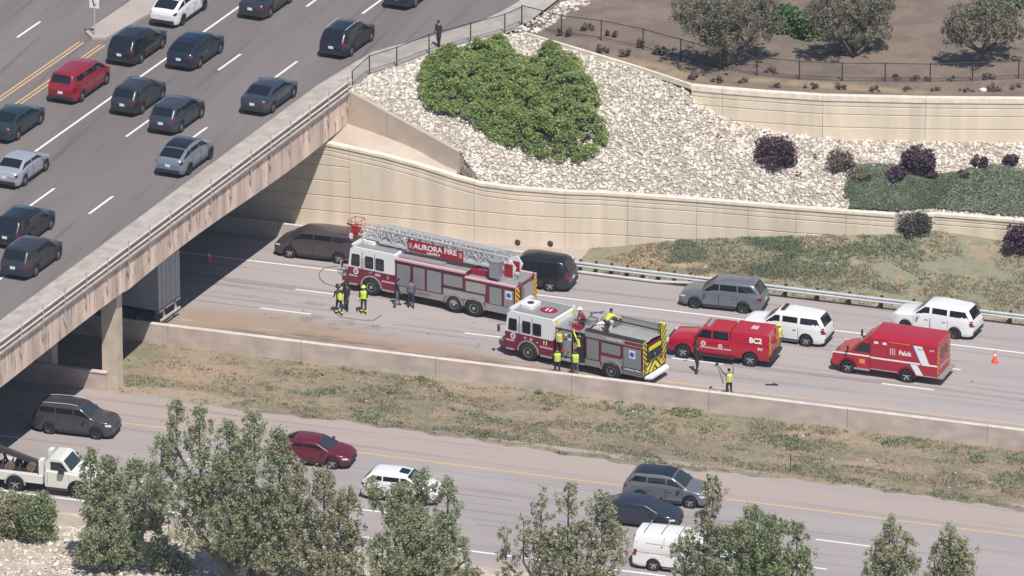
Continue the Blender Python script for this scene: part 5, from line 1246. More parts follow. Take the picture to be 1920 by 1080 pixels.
# tow truck ---------------------------------------------------------
p = at(148, 933, ZB); hd = R(1.5); f = Vector((math.cos(hd), math.sin(hd), 0)); l = Vector((-f.y, f.x, 0)); wp = 1.03
c = p-f*1.9+l*(wp-.12)
tt = thing('tow_truck', 'white single-cab tow truck with dark machinery on its bed', 'tow truck', (c.x, c.y, ZB+.003), hd)
xf_, xr_, wr_ = 1.9, -1.7, .43
cabp = rounded([(.0, .5), (2.75, .5), (2.8, .75), (2.76, 1.22), (1.55, 1.42), (1.42, 1.46), (.95, 2.02), (.75, 2.06), (.15, 2.04), (0, 1.9)], .08)
MB().xprism([(p_[0], p_[1]) for p_ in cabp if p_[1] < 1.47 or True], -wp*.88, wp*.88).build('cab', 'paint_cream', tt, smooth=True, angle=30)
lo_b = rounded([(-.0, .48), (2.76, .48), (2.8, .75), (2.72, 1.18), (1.5, 1.34), (0, 1.36)], .08); MB().xprism(lo_b, -wp, wp).build('lower_cab', 'paint_cream', tt, smooth=True, angle=30)
MB().add([(1.46, -.8, 1.46), (1.46, .8, 1.46), (1.0, .74, 1.98), (1.0, -.74, 1.98)], [(0, 1, 2, 3)]).build('windscreen', 'glass_screen', tt)
for s in (-1, 1):
    y = s*(wp*.88+.004); MB().xprism([(.3, 1.44), (1.28, 1.44), (.92, 1.92), (.3, 1.92)], y, y+s*.006).build('side_window', 'glass', tt)
    MB().bb(.14, .155, s*wp, s*(wp+.004), .6, 1.34).build('door_seam', 'dark_gap', tt); MB().bb(1.38, 1.395, s*wp, s*(wp+.004), .6, 1.3).build('door_seam', 'dark_gap', tt)
    MB().bb(.85, 1.15, s*(wp+.05), s*(wp+.25), 1.4, 1.7).build('mirror', 'trim', tt); MB().bb(.1, 1.4, s*(wp-.05), s*(wp+.12), .38, .44).build('running_board', 'trim', tt)
    MB().bb(2.55, 2.79, s*(wp-.35), s*(wp-.08), .95, 1.14).build('headlight', 'head', tt)
    arch(tt, xf_, wr_, wp, ring='trim'); arch(tt, xr_, wr_, wp+.05, ring='paint_cream')
    add_wheel(tt, xf_, s*(wp+.03), wr_, .28); add_wheel(tt, xr_, s*(wp+.08), wr_, .32)
    MB().bb(-3.1, -.12, s*(wp-.3), s*(wp+.06), .62, 1.06).build('side_box', 'paint_cream', tt)
    MB().bb(-.35, -.1, s*(wp-.5), s*(wp-.02), 1.06, 1.95).build('headboard', 'cap_white', tt)
MB().bb(-3.2, -.1, -wp+.3, wp-.3, .6, .95).build('bed', 'under', tt)
MB().bar((-.5, 0, 1.3), (-3.0, 0, 2.0), .3, .25).build('boom', 'post_dark', tt)
MB().bar((-2.9, -.1, 1.9), (-3.6, .1, 1.2), .16).bar((-2.6, .3, 1.1), (-3.3, .5, 2.3), .1).build('boom_arm', 'post_dark', tt)
for (x, y, z, r) in ((-.9, -.6, 1.35, .25), (-1.5, .5, 1.2, .22), (-2.2, -.5, 1.15, .28), (-1.9, .2, 1.3, .18)): MB().cyl((x, y-.15, z), (x, y+.15, z), r, n=10).build('winch_drum', 'rust' if r > .24 else 'post_dark', tt)
for k in range(5): MB().bar((-.6-.5*k, -.8, 1.02), (-.9-.5*k, .8, 1.2+.05*k), .07).build('tie_bar', 'alu' if k % 2 else 'post_dark', tt)
MB().bb(2.74, 2.9, -wp+.1, wp-.1, .46, .68).build('front_bumper', 'alu', tt)

# semi trailer under the bridge --------------------------------------
A_, B_ = at(298, 584, 1.12), at(333, 559, 1.12); u = (B_-A_).normalized(); fw_ = Vector((-u.y, u.x, 0)); wd = 2.55
hd = math.atan2(fw_.y, fw_.x); c = A_+u*wd/2
tr = thing('semi_trailer', 'white semi trailer with grey rear doors standing in the shade under the bridge', 'trailer', (c.x, c.y, 0.003), hd)
MB().bb(.06, 14.5, -wd/2, wd/2, 1.12, 4.05).build('box_body', 'trailer_white', tr)
for s in (-1, 1):
    d = MB().bb(0, .05, s*.015, s*(wd/2-.06), 1.2, 3.98).build('rear_door', 'trailer_door', tr)
    for yy in (.3, .85): MB().cyl((-.03, s*yy, 1.25), (-.03, s*yy, 3.95), .02, n=5).build('lock_rod', 'galv', d)
    MB().bb(-.015, .06, s*(wd/2-.05), s*wd/2, 1.1, 4.05).build('corner_post', 'galv', tr)
    MB().bar((.05, s*.7, 1.1), (-.05, s*.7, .5), .1).build('guard_strut', 'galv', tr)
    for xx in (1.2, 2.45): big_wheel(tr, xx, s*(wd/2-.02), .5, .28)
MB().bb(-.04, .12, -wd/2, wd/2, 1.0, 1.13).build('rear_sill', 'galv', tr); MB().bb(-.1, 0, -wd/2+.1, wd/2-.1, .46, .58).build('underride_guard', 'galv', tr)
MB().bb(.6, 3.4, -.5, .5, .5, 1.1).build('bogie', 'under', tr); MB().bb(.3, .36, -wd/2+.1, wd/2-.1, .35, 1.0).build('mud_flap', 'post_dark', tr)
for s in (-1, 1): MB().bb(-.05, -.03, s*.5, s*.75, 1.02, 1.1).build('tail_light', 'tail', tr)
# ------------------------------------------------------------------ people
def skin_mesh(nodes, edges, sub=1):
    me = bpy.data.meshes.new('tmp'); me.from_pydata([n[0] for n in nodes], edges, []); o = bpy.data.objects.new('tmp', me); COL.objects.link(o)
    sk = o.modifiers.new('s', 'SKIN'); sv = me.skin_vertices[0].data
    for i, n in enumerate(nodes): sv[i].radius = (n[1], n[2] if len(n) > 2 else n[1]); sv[i].use_root = (i == 0)
    sk.use_smooth_shade = True
    if sub: m2 = o.modifiers.new('b', 'SUBSURF'); m2.levels = sub; m2.render_levels = sub
    dg = bpy.context.evaluated_depsgraph_get(); out = bpy.data.meshes.new_from_object(o.evaluated_get(dg)); bpy.data.objects.remove(o); bpy.data.meshes.remove(me)
    return out
def person(label, loc, face, top='turnout', legs='turnout', vest=None, helmet=None, hair=True, skinm='skin', stride=.12, armL=(.05, .05, -.35), armR=(.05, .05, -.35), foreL=(.12, 0, -.22), foreR=(.12, 0, -.22), lean=0., crouch=0., bands=False, group=None, tank=False, prop=None):
    """x is the way the person faces; arms given as upper-arm and forearm directions"""
    root = thing('person', label, 'person', loc, face, group)
    hipz = .93-crouch
    sh = Vector((math.sin(lean)*.5, 0, hipz+.5*math.cos(lean)))
    J = {}; N = []; E_ = []
    def nd(k, co, r, r2=None): J[k] = len(N); N.append((tuple(co), r, r2 or r)); return J[k]
    def ed_(a, b): E_.append((J[a], J[b]))
    nd('pel', (0, 0, hipz), .125, .155); nd('waist', sh*0+Vector((math.sin(lean)*.2, 0, hipz+.2*math.cos(lean))), .12, .14); nd('chest', Vector((math.sin(lean)*.38, 0, hipz+.38*math.cos(lean))), .13, .17)
    nd('neck', sh+Vector((.01, 0, .06)), .055); nd('head', sh+Vector((.035, 0, .17)), .085, .08); nd('crown', sh+Vector((.03, 0, .27)), .078, .075)
    for a, b in (('pel', 'waist'), ('waist', 'chest'), ('chest', 'neck'), ('neck', 'head'), ('head', 'crown')): ed_(a, b)
    hands = []
    for s, up_, fo, nm in ((1, armL, foreL, 'L'), (-1, armR, foreR, 'R')):
        S = sh+Vector((0, s*.185, -.03)); ev = Vector((up_[0], s*abs(up_[1]) if up_[1] >= 0 else s*up_[1], up_[2])).normalized()*.29; El = S+ev
        fv = Vector((fo[0], s*fo[1], fo[2])).normalized()*.25; Wr = El+fv
        nd('S'+nm, S, .068); nd('E'+nm, El, .048); nd('W'+nm, Wr, .033); nd('H'+nm, Wr+fv.normalized()*.07, .036, .028)
        ed_('chest', 'S'+nm); ed_('S'+nm, 'E'+nm); ed_('E'+nm, 'W'+nm); ed_('W'+nm, 'H'+nm); hands.append((Wr, fv.normalized(), s))
        kx = stride*s; H = Vector((0, s*.095, hipz-.04)); K = Vector((kx*.45+.05+crouch*.75, s*.11, .48-crouch*.35)); An = Vector((kx-.03+(crouch*.15), s*.12, .1)); To = An+Vector((.15, .02*s, -.055))
        nd('hip'+nm, H, .1); nd('K'+nm, K, .066); nd('A'+nm, An, .05); nd('T'+nm, To, .042)
        ed_('pel', 'hip'+nm); ed_('hip'+nm, 'K'+nm); ed_('K'+nm, 'A'+nm); ed_('A'+nm, 'T'+nm)
    # fingers, each a short chain rooted in the palm
    me = skin_mesh(N, E_)
    fb = MB()
    for Wr, fv, s in hands:
        sid = fv.cross(Vector((1, 0, 0))).normalized() if abs(fv.x) < .9 else Vector((0, 1, 0)); pal = fv.cross(sid).normalized()
        for k, ln in enumerate((.062, .072, .068, .052)):
            p0 = Wr+fv*.07+sid*(.024-.016*k); p1 = p0+fv*ln*.6; p2 = p1+(fv*.8-pal*.5).normalized()*ln*.5; fb.cyl(p0, p1, .0095, .009, 5); fb.cyl(p1, p2, .009, .006, 5)
        p0 = Wr+fv*.03+sid*.03; p1 = p0+(fv*.6+sid*.8).normalized()*.05; fb.cyl(p0, p1, .011, .009, 5); fb.cyl(p1, p1+fv*.03, .009, .007, 5)
    bm = bmesh.new(); bm.from_mesh(me); n0 = len(bm.faces); fm_ = fb.mesh('f', [skinm]); bm.from_mesh(fm_); 
    me2 = bpy.data.meshes.new('body'); bm.faces.ensure_lookup_table()
    seg = []
    def near_seg(p):
        best = None
        for a, b in E_:
            A, B = Vector(N[a][0]), Vector(N[b][0]); t = max(0, min(1, (p-A).dot(B-A)/max(1e-9, (B-A).length_squared))); dd = (p-A-(B-A)*t).length
            if best is None or dd < best[0]: best = (dd, a, b, t)
        return best
    inv = {v: k for k, v in J.items()}
    for i, fc in enumerate(bm.faces):
        if i >= n0: fc.material_index = 2; continue
        _, a, b, t = near_seg(fc.calc_center_median()); ka, kb = inv[a], inv[b]
        if kb in ('head', 'crown') or kb.startswith('H'): mi = 2
        elif kb == 'neck': mi = 2 if t > .75 else 0
        elif kb[0] in 'KA' or kb.startswith('hip') : mi = 1
        elif kb[0] == 'T': mi = 3
        elif kb == 'waist': mi = 1 if t < .3 else 0
        elif kb[0] == 'W' and top.endswith('_short'): mi = 2
        else: mi = 0
        fc.material_index = mi; fc.smooth = True
    bm.to_mesh(me2); bm.free()
    tp = top.replace('_short', '')
    for m_ in (tp, legs, skinm, 'boot'): me2.materials.append(M[m_])
    me2.polygons.foreach_set('use_smooth', [True]*len(me2.polygons))
    link('body', me2, root)
    hc_ = sh+Vector((.035, 0, .22))
    f_ = MB(); f_.cyl(hc_+Vector((.07, 0, -.02)), hc_+Vector((.105, 0, -.04)), .018, .012, 5); f_.build('nose', skinm, root)
    for s in (-1, 1): MB().box(hc_+Vector((.078, s*.03, .01)), (.012, .022, .012)).build('eye', 'hair', root); MB().box(hc_+Vector((.0, s*.082, -.01)), (.035, .015, .05)).build('ear', skinm, root)
    MB().box(hc_+Vector((.075, 0, -.065)), (.01, .045, .008)).build('mouth', 'sign_red', root)
    def dome(name, m, r, zo, brim=0):
        b = MB(); prof = [(r*math.cos(t), r*.95*math.sin(t)) for t in np.linspace(0, math.pi/2, 5)]; rows = []
        if brim: rows.append([(hc_.x+(r+brim*(1.3 if math.cos(a) < 0 else 1))*math.cos(a), (r+brim*.6)*math.sin(a), hc_.z+zo-.01) for a in np.linspace(0, 2*math.pi, 13)])
        for rr, zz in prof: rows.append([(hc_.x+rr*math.cos(a)*1.08, rr*math.sin(a), hc_.z+zo+zz) for a in np.linspace(0, 2*math.pi, 13)])
        b.grid(rows); return b.build(name, m, root, smooth=True)
    if helmet: dome('helmet', helmet, .125, .0, .05)
    elif hair: dome('hair', 'hair', .098, -.01)
    if vest:
        rows = []
        for t, rx, ry in ((.02, .150, .19), (.12, .145, .18), (.25, .155, .19), (.38, .165, .205), (.46, .145, .2), (.5, .1, .14)):
            cx, cz = math.sin(lean)*t, hipz+t*math.cos(lean); rows.append([(cx+rx*math.cos(a), ry*math.sin(a), cz) for a in np.linspace(0, 2*math.pi, 15)])
        vb = MB(); vb.grid(rows); v_ = vb.build('vest', vest, root, smooth=True)
        for y_ in (-.09, .09): MB().bar((math.sin(lean)*.1-.165, y_, hipz+.08), (math.sin(lean)*.42-.17, y_, hipz+.44), .03, .012).build('reflective_band', 'reflective', v_)
    if bands:
        for nm, s in (('L', 1), ('R', -1)):
            A, K = Vector(N[J['A'+nm]][0]), Vector(N[J['K'+nm]][0]); q = A.lerp(K, .25); MB().cyl(q-Vector((0, 0, .035)), q+Vector((0, 0, .035)), .082, n=9).build('reflective_band', 'hivis', root)
            q = Vector(N[J['W'+nm]][0]); E2 = Vector(N[J['E'+nm]][0]); q2 = q.lerp(E2, .25); dv = (E2-q).normalized()*.025; MB().cyl(q2-dv, q2+dv, .055, n=8).build('cuff_band', 'hivis', root)
    if tank:
        t_ = MB(); t_.cyl((-.24, 0, hipz+.05), (-.2, 0, hipz+.45), .08, n=9); t_.box((-.16, 0, hipz+.25), (.08, .26, .3)); t_.build('air_pack', 'hivis', root)
    return root, hands
def gp(px, py, z=0): p = at(px, py, z); return (p.x, p.y, z+.002)
CAMA = YAW+R(90)     # away from the camera
person('firefighter with a bright yellow-green air pack, bending by the front of the ladder truck', gp(636, 590), CAMA+.3, helmet='helmet_black', bands=True, tank=True, lean=.35, stride=.2, foreL=(.2, 0, -.1), foreR=(.2, 0, -.1))
person('firefighter in plain dark gear just behind the one with the yellow-green pack', gp(650, 583), CAMA+2.6, helmet='helmet_black', bands=False, stride=.1)
person('firefighter in a bright yellow vest standing near the front wheel of the ladder truck', gp(682, 588), CAMA+3.0, vest='hivis', helmet='helmet_lime', bands=True, stride=.04)
person('firefighter in dark uniform stepping beside the first shutter of the ladder truck', gp(744, 575), CAMA-1.2, top='navy_cloth', legs='grey_cloth', stride=.22, helmet='helmet_black')
person('person in dark clothes standing at the second shutter of the ladder truck', gp(771, 578), CAMA+.1, top='grey_cloth', legs='navy_cloth', stride=.08)
person('worker in yellow-green safety vest at the pump of the fire engine, nearer its cab', gp(1045, 706), CAMA+.1, top='navy_cloth', legs='navy_cloth', vest='hivis', foreL=(.3, 0, 0), foreR=(.3, 0, 0))
person('worker in yellow-green safety vest right of his colleague, next to the pike poles', gp(1079, 708), CAMA-.05, top='navy_cloth', legs='grey_cloth', vest='hivis', skinm='skin_dark')
def on_engine(x, y, z): v = en_c+en_f*x+en_l*y; return (v.x, v.y, z)
person('crew member in yellow vest and navy trousers standing on the step behind the engine cab', on_engine(.62, 1.12, .62), CAMA-.6, top='tan_cloth', legs='navy_cloth', vest='hivis_yellow', skinm='skin', foreL=(.3, 0, .1), foreR=(.3, 0, .1), stride=.05)
person('crew member in short yellow vest climbing the middle of the fire engine', on_engine(-.72, 1.13, .62), CAMA+.2, top='hivis_yellow', legs='turnout', vest='hivis_yellow', skinm='skin', armL=(.2, .1, .25), foreL=(.2, 0, .25), armR=(.2, .1, .1), foreR=(.3, 0, .1), lean=.15)
person('crew member in yellow jacket and black trousers bending on top of the fire engine', on_engine(-2.0, .45, 2.4), CAMA-1.5+.6, top='hivis_yellow', legs='turnout', skinm='skin_dark', lean=.75, crouch=.22, armL=(.35, .1, -.2), armR=(.35, .1, -.2))
person('crew member with a white helmet crouching low on top of the fire engine', on_engine(-.55, .3, 2.36), CAMA+1.8, top='red_cloth', legs='turnout', helmet='helmet_white', lean=.6, crouch=.4, stride=.05)
person('firefighter in dark gear walking past the front wheel of the red pickup', gp(1306, 700), CAMA-.9, helmet='helmet_black', top='turnout', legs='turnout', vest=None, bands=False, stride=.14)
bp1, hnd = person('worker in pale yellow vest standing at the median barrier, both arms raised with a broom', gp(1367, 745), CAMA+.4, top='grey_cloth', legs='turnout', vest='hivis_yellow', armL=(.1, .4, .3), foreL=(.1, .2, .5), armR=(.3, .2, -.1), foreR=(.15, .1, .45))
p = gp(1366, 745); br_ = thing('broom', 'long dark broom held up by the worker at the median barrier', 'broom', (p[0]-.38, p[1]+.1, 0))
MB().cyl((0.05, .0, .75), (-.35, .1, 1.75), .025, n=6).build('handle', 'bark', br_); MB().box((-.38, .1, 1.82), (.1, .32, .12)).build('bristles', 'post_dark', br_)
person('person with lime helmet and yellow jacket between the white SUV and the red pickup', gp(1459, 660), CAMA-.4, top='hivis_yellow', legs='grey_cloth', helmet='helmet_lime', vest='hivis_yellow')
person('pedestrian in black standing on the sidewalk above the green bushes', (at(823, 89, ZD+.14).x, at(823, 89, ZD+.14).y, ZD+.145), CAMA+2.5, top='turnout', legs='turnout', hair=True)

# ------------------------------------------------------------------ cones, sign, hose, scraps
def cone(label, px, py):
    p = at(px, py, 0); t = thing('traffic_cone', label, 'traffic cone', (p.x, p.y, .004))
    MB().cyl((0, 0, .03), (0, 0, .72), .15, .03, 14).build('cone_body', 'cone', t, smooth=True, angle=40); MB().bb(-.2, .2, -.2, .2, 0, .035).build('base', 'cone', t); MB().cyl((0, 0, .42), (0, 0, .55), .088, .064, 14, cap=False).build('collar', 'letter_white', t)
cone('orange traffic cone on the empty lane behind the ambulance', 1865, 680); cone('traffic cone in the dark shade under the bridge', 392, 492)
p = at(178, 67, ZD+.15); sg_ = thing('road_sign', 'white road sign on a thin post on the nose of the traffic island', 'road sign', (p.x, p.y, ZD+.15), HB)
MB().cyl((0, 0, 0), (0, 0, 2.5), .035, n=6).build('post', 'galv', sg_); MB().bb(-.02, -.0, -.32, .32, 1.75, 2.5).build('panel', 'letter_white', sg_); MB().bb(.0, .02, -.3, .3, 1.77, 2.48).build('panel_back', 'shutter', sg_)
ar_ = MB(); ar_.bar((-.027, 0, 1.85), (-.027, .12, 2.35), .01, .07); ar_.bar((-.027, -.15, 2.0), (-.027, .05, 1.95), .01, .06); ar_.build('arrow', 'post_dark', sg_)
hp = [at(x, y, .05) for x, y in ((640, 536), (625, 536), (610, 531), (600, 522), (598, 512), (604, 505), (618, 500), (634, 499))]
tag(MB().tube([tuple(q) for q in hp], .018, 5).build('fire_hose', 'joint'), 'dark hose looping on the road in front of the ladder truck', 'hose')
hp = [at(x, y, .05) for x, y in ((716, 590), (700, 600), (680, 600), (655, 596), (640, 594), (628, 586))]
tag(MB().tube([tuple(q) for q in hp], .016, 5).build('fire_hose', 'joint'), 'dark hose lying behind the two firefighters near the truck front', 'hose')
# little things thrown about: debris on the carriageway, litter in the grass
rd = random.Random(21); b = MB()
for k in range(170):
    x = rd.gauss(3, 12); y = -11.4-abs(rd.gauss(0, .75)) if rd.random() < .75 else rd.uniform(-9, -2); y = max(y, -13.2)
    s = rd.uniform(.02, .075); b.box((x, y, s*.3), (s*rd.uniform(.8, 2.2), s, s*.6), rz=rd.uniform(0, 3))
tag(b.build('road_debris', 'rust'), kind='stuff')
b = MB()
for k in range(55):
    if rd.random() < .6: x, y = rd.uniform(-16, 42), rd.uniform(-21, -14.5); z = median_z(x, y)
    else: x = rd.uniform(4, 34); y = rd.uniform(3.9, 6); z = bank_z(x, y)
    s = rd.uniform(.02, .09); b.box((x, y, z+.04), (s*rd.uniform(.7, 1.8), s, s*.4), rz=rd.uniform(0, 3))
tag(b.build('litter', 'letter_white'), kind='stuff')
for (px, py) in ((1560, 763), (1445, 722)):
    p = at(px, py, 0); b = MB(); b.box((0, 0, .02), (rd.uniform(.5, 1.1), .14, .04), rz=.3); b.box((.25, .1, .03), (.35, .1, .05), rz=-.5)
    o = b.build('tyre_scrap', 'tyre'); o.location = (p.x, p.y, .002); tag(o, {1560: 'flat dark scrap of rubber by the yellow line, right of the worker with the broom', 1640: 'dark scrap of rubber on the lane below the ambulance front', 1380: 'small dark scrap on the lane just right of the raised broom', 1445: 'thin dark scrap on the lane below the rear of the red pickup'}[px], 'rubber scrap')

# ------------------------------------------------------------------ grass, weeds, shrubs, trees
def grass_patch(name, fn, n, mats, seed, hmin=.05, hmax=.2, parent=None):
    r = np.random.RandomState(seed); P = []; 
    while len(P) < n:
        x, y = fn(r); 
        P.append((x, y, 0))
    return np.array(P)
def blades(P, h, w, seed, spread=.5):
    r = np.random.RandomState(seed); n = len(P); a = r.uniform(0, 6.28, n); hh = h*r.uniform(.5, 1.3, n); ww = w*r.uniform(.6, 1.4, n)
    dx, dy = np.cos(a)*ww, np.sin(a)*ww; lx, ly = r.normal(size=n)*hh*spread, r.normal(size=n)*hh*spread
    A = P+np.stack([-dx, -dy, -.01+0*a], 1); B = P+np.stack([dx, dy, -.01+0*a], 1); C = P+np.stack([lx+dx*.4, ly+dy*.4, hh], 1); D = P+np.stack([lx-dx*.4, ly-dy*.4, hh], 1)
    return np.stack([A, B, C, D], 1).reshape(-1, 3)
def scatter_median(n, seed, thr, sc, ph):
    r = random.Random(seed); out = []
    while len(out) < n:
        x = r.uniform(-18, 44); y = r.uniform(-22.4, -13.9)
        if y < median_edge(x)+.1: continue
        if x < -9 and r.random() < .55: continue
        if mnoise.noise(Vector((x*sc*.6, y*sc*1.3, ph))) < thr: continue
        k = r.randint(3, 7)
        for _ in range(k):
            xx, yy = x+r.gauss(0, .09), y+r.gauss(0, .06); out.append((xx, yy, median_z(xx, yy)))
    return np.array(out)
def stuffmesh(name, V, mats, parent=None):
    return tag(link(name, np_mesh(name, V, len(V)//4, mats), parent), kind='stuff')
stuffmesh('dry_grass', blades(scatter_median(26000, 1, -.15, .8, 2), .085, .022, 1), ['blade_dry'])
stuffmesh('grass', blades(scatter_median(21000, 2, .08, .55, 9), .11, .028, 2), ['blade_mid'])
stuffmesh('green_grass', blades(scatter_median(7000, 3, .3, .5, 17), .12, .035, 3), ['blade_green'])
def scatter_bank(n, seed, thr, sc, ph, cond=None):
    r = random.Random(seed); out = []
    while len(out) < n:
        x = r.uniform(2.8, 46); y = r.uniform(3.7, wall_y(x)-.1)
        if cond and not cond(x, y, r): continue
        if mnoise.noise(Vector((x*sc*.6, y*sc*1.3, ph))) < thr: continue
        for _ in range(5): xx, yy = x+r.gauss(0, .09), y+r.gauss(0, .06); out.append((xx, yy, bank_z(xx, yy)))
    return np.array(out)
stuffmesh('bank_grass', blades(scatter_bank(30000, 5, -.12, .5, 3, lambda x, y, r: y > 4.9+.35*math.sin(x) and x > 6.5), .1, .032, 5), ['blade_mid'])
stuffmesh('bank_green_grass', blades(scatter_bank(15000, 6, -.05, .4, 8, lambda x, y, r: y > 5.2 and 7.5 < x < 22 and r.random() < (1 if x < 15 else .5)), .09, .035, 6), ['blade_green'])
stuffmesh('bank_dry_grass', blades(scatter_bank(12000, 7, -.1, .7, 5, lambda x, y, r: y < 6.5 or x < 8), .1, .03, 7), ['blade_dry'])
# weeds big enough to count
def weed(label, px, py, z0, r_, h_, mat_, zf=None, name='weed', cat='weed', grp=None, n=70, ls=.09):
    p = at(px, py, z0)
    for _ in range(6): p = at(px, py, zf(p.x, p.y)) if zf else p
    rr = np.random.RandomState(int(px+py)); a = rr.uniform(0, 6.28, n); q = np.sqrt(rr.rand(n)); P = np.stack([np.cos(a)*q*r_, np.sin(a)*q*r_, rr.rand(n)*h_*(1-q*.5)], 1)
    t = thing(name, label, cat, tuple(p), 0, grp); link('leaves', np_mesh('leaves', leaves(P, ls, .4, 2.2, int(px)), n, [mat_]), t)
    s = MB(); [s.cyl((0, 0, -.03), (.6*r_*math.cos(k*2.1), .6*r_*math.sin(k*2.1), h_*.8), .012, .005, 4) for k in range(4)]; s.build('stem', 'bark', t); return t
weed('dark green weed at the lower edge of the median grass, under the fire engine', 909, 820, ZB, .3, .45, 'leaf_green', median_z)
weed('dark green weed at the lower edge of the median, below the long bare patch', 1495, 880, ZB, .28, .42, 'leaf_green', median_z)
weed('small dark weed in the median straight under the ladder truck cab', 735, 737, ZB, .3, .3, 'leaf_green', median_z)
weed('pair of low green weeds under the rear of the fire engine, against the barrier', 1290, 772, ZB, .9, .22, 'leaf_green', median_z, n=260)
weed('green weed at the right end of the median grass', 1835, 862, ZB, .5, .3, 'leaf_green', median_z, n=150); weed('low green weed in the median below the ambulance', 1665, 833, ZB, .35, .25, 'leaf_green', median_z)
weed('tiny weed in the median beside the low barrier joint, left of centre', 790, 712, ZB, .25, .25, 'leaf_green', median_z); weed('dark weed near the top of the median, left of the fire engine pump', 1010, 738, ZB, .25, .25, 'leaf_green', median_z)
p = at(1482, 885, ZB); tag(MB().cyl((p.x, p.y, -.4), (p.x, p.y, .75), .025, n=6).build('marker_post', 'post_dark'), 'thin dark stake standing at the lower edge of the median', 'stake')

def shrub(label, pos, rx, ry, h_, mat_, n, ls, name='shrub', cat='shrub', grp=None, seed=0, upright=.3, aspect=1.6, stems=5, hollow=.45, mat2=None):
    t = thing(name, label, cat, pos, 0, grp); r = np.random.RandomState(seed+3)
    k = max(4, n//60); C = []
    for _ in range(k):
        a, q, zz = r.uniform(0, 6.28), math.sqrt(r.uniform(hollow**2, 1)), r.uniform(.15, 1)
        C.append((math.cos(a)*q*rx*.8, math.sin(a)*q*ry*.8, h_*(zz*(1-.35*q)), .16+.12*r.rand()))
    P = []
    for i in range(n):
        c = C[r.randint(k)]; d = r.normal(size=3); d /= np.linalg.norm(d); rr = c[3]*min(rx, h_)*1.6*r.uniform(.5, 1.05); z = c[2]+d[2]*rr
        P.append((c[0]+d[0]*rr, c[1]+d[1]*rr, max(.02, z)))
    P = np.array(P); link('foliage', np_mesh('foliage', leaves(P, ls, upright, aspect, seed), n, [mat_]), t)
    s = MB()
    for i in range(stems): c = C[i % k]; s.cyl((c[0]*.1, c[1]*.1, -.05), (c[0]*.85, c[1]*.85, c[2]*.9), .03*h_**.5, .008, 5)
    s.build('stems', 'bark', t); return t
def sp_(px, py): p = slope_at(px, py); return (p.x, p.y, p.z-.02)
shrub('round dark purple shrub alone on the white rocks', sp_(1456, 306), 1.2, 1.1, 1.75, 'leaf_purple', 3600, .11, seed=1)
shrub('large dark purple shrub at the top edge of the green ground cover', sp_(1722, 320), 1.0, 1.0, 1.6, 'leaf_purple', 3200, .11, seed=2)
shrub('purple shrub low on the left of the large purple shrub', sp_(1681, 340), .6, .6, .95, 'leaf_purple', 1300, .1, seed=3)
shrub('purple shrub low on the right of the large purple shrub', sp_(1744, 336), .42, .42, .8, 'leaf_purple', 800, .1, seed=4)
shrub('small dark purple shrub in the green ground cover', sp_(1806, 334), .42, .4, .5, 'leaf_purple', 600, .09, seed=5)
shrub('small purple shrub on the white rocks, second from the right edge', sp_(1838, 311), .52, .5, .75, 'leaf_purple', 900, .09, seed=6)
shrub('small purple shrub on the white rocks nearest the right edge', sp_(1895, 309), .5, .48, .75, 'leaf_purple', 900, .09, seed=7)
shrub('pale grey shrub on the white rocks between the two largest purple shrubs', sp_(1575, 315), .95, .9, 1.1, 'leaf_dry', 1700, .09, seed=8)
shrub('grey sprawling shrub at the tip of the green ground cover', sp_(1612, 338), .8, .7, .7, 'leaf_dry', 1200, .09, seed=9)
p = at(1905, 466, 1.7); shrub('dark purple shrub at the right edge beside the short low wall', (p.x, p.y, 1.62), .85, .8, 1.75, 'leaf_purple', 2600, .11, seed=10)
p = at(1716, 428, 2.2); shrub('dark grey-green shrub spilling through the gap between the two walls', (p.x, 10.5, 2.1), 1.25, .8, 1.1, 'leaf_grey', 2300, .11, seed=11)
for k, (px, py, r1) in enumerate(((1452, 262, .2), (1497, 330, .25), (1350, 258, .25), (1528, 296, .2))): shrub(['wisp of dry weed on the rocks behind the round purple shrub', 'tiny dry weed low on the white rocks', 'tiny dry weed in the middle of the white rock slope', 'tiny dry weed right of the round purple shrub'][k], sp_(px, py), r1, r1, .3, 'leaf_dry', 90, .07, name='weed', cat='weed', seed=20+k)
# green ground cover over the right part of the slope
rr = np.random.RandomState(8); P = []
while len(P) < 60000:
    u, v = rr.uniform(.80, 1), rr.rand(); q = slope_pt(u, v)
    if q[0] > 32 : continue
    vb = .56+.05*math.sin(q[0]*1.1)+.05*math.sin(q[0]*.47+1)-.12*max(0, (q[0]-24)/8)
    xl = 17.2-2.1*min(1, v/.5)+1.2*v+.25*math.sin(v*19)
    if v > vb or q[0] < xl: continue
    e = min(1, (q[0]-xl)/.6, (vb-v)*7+.05); P.append((q[0], q[1], q[2]+.04+e*(.22+.08*mnoise.noise(Vector((q[0]*1.1, q[1]*1.1, 2)))+.05*rr.rand())))
stuffmesh('ground_cover', leaves(np.array(P), .085, 1.1, 1.7, 4), ['leaf_cover'])
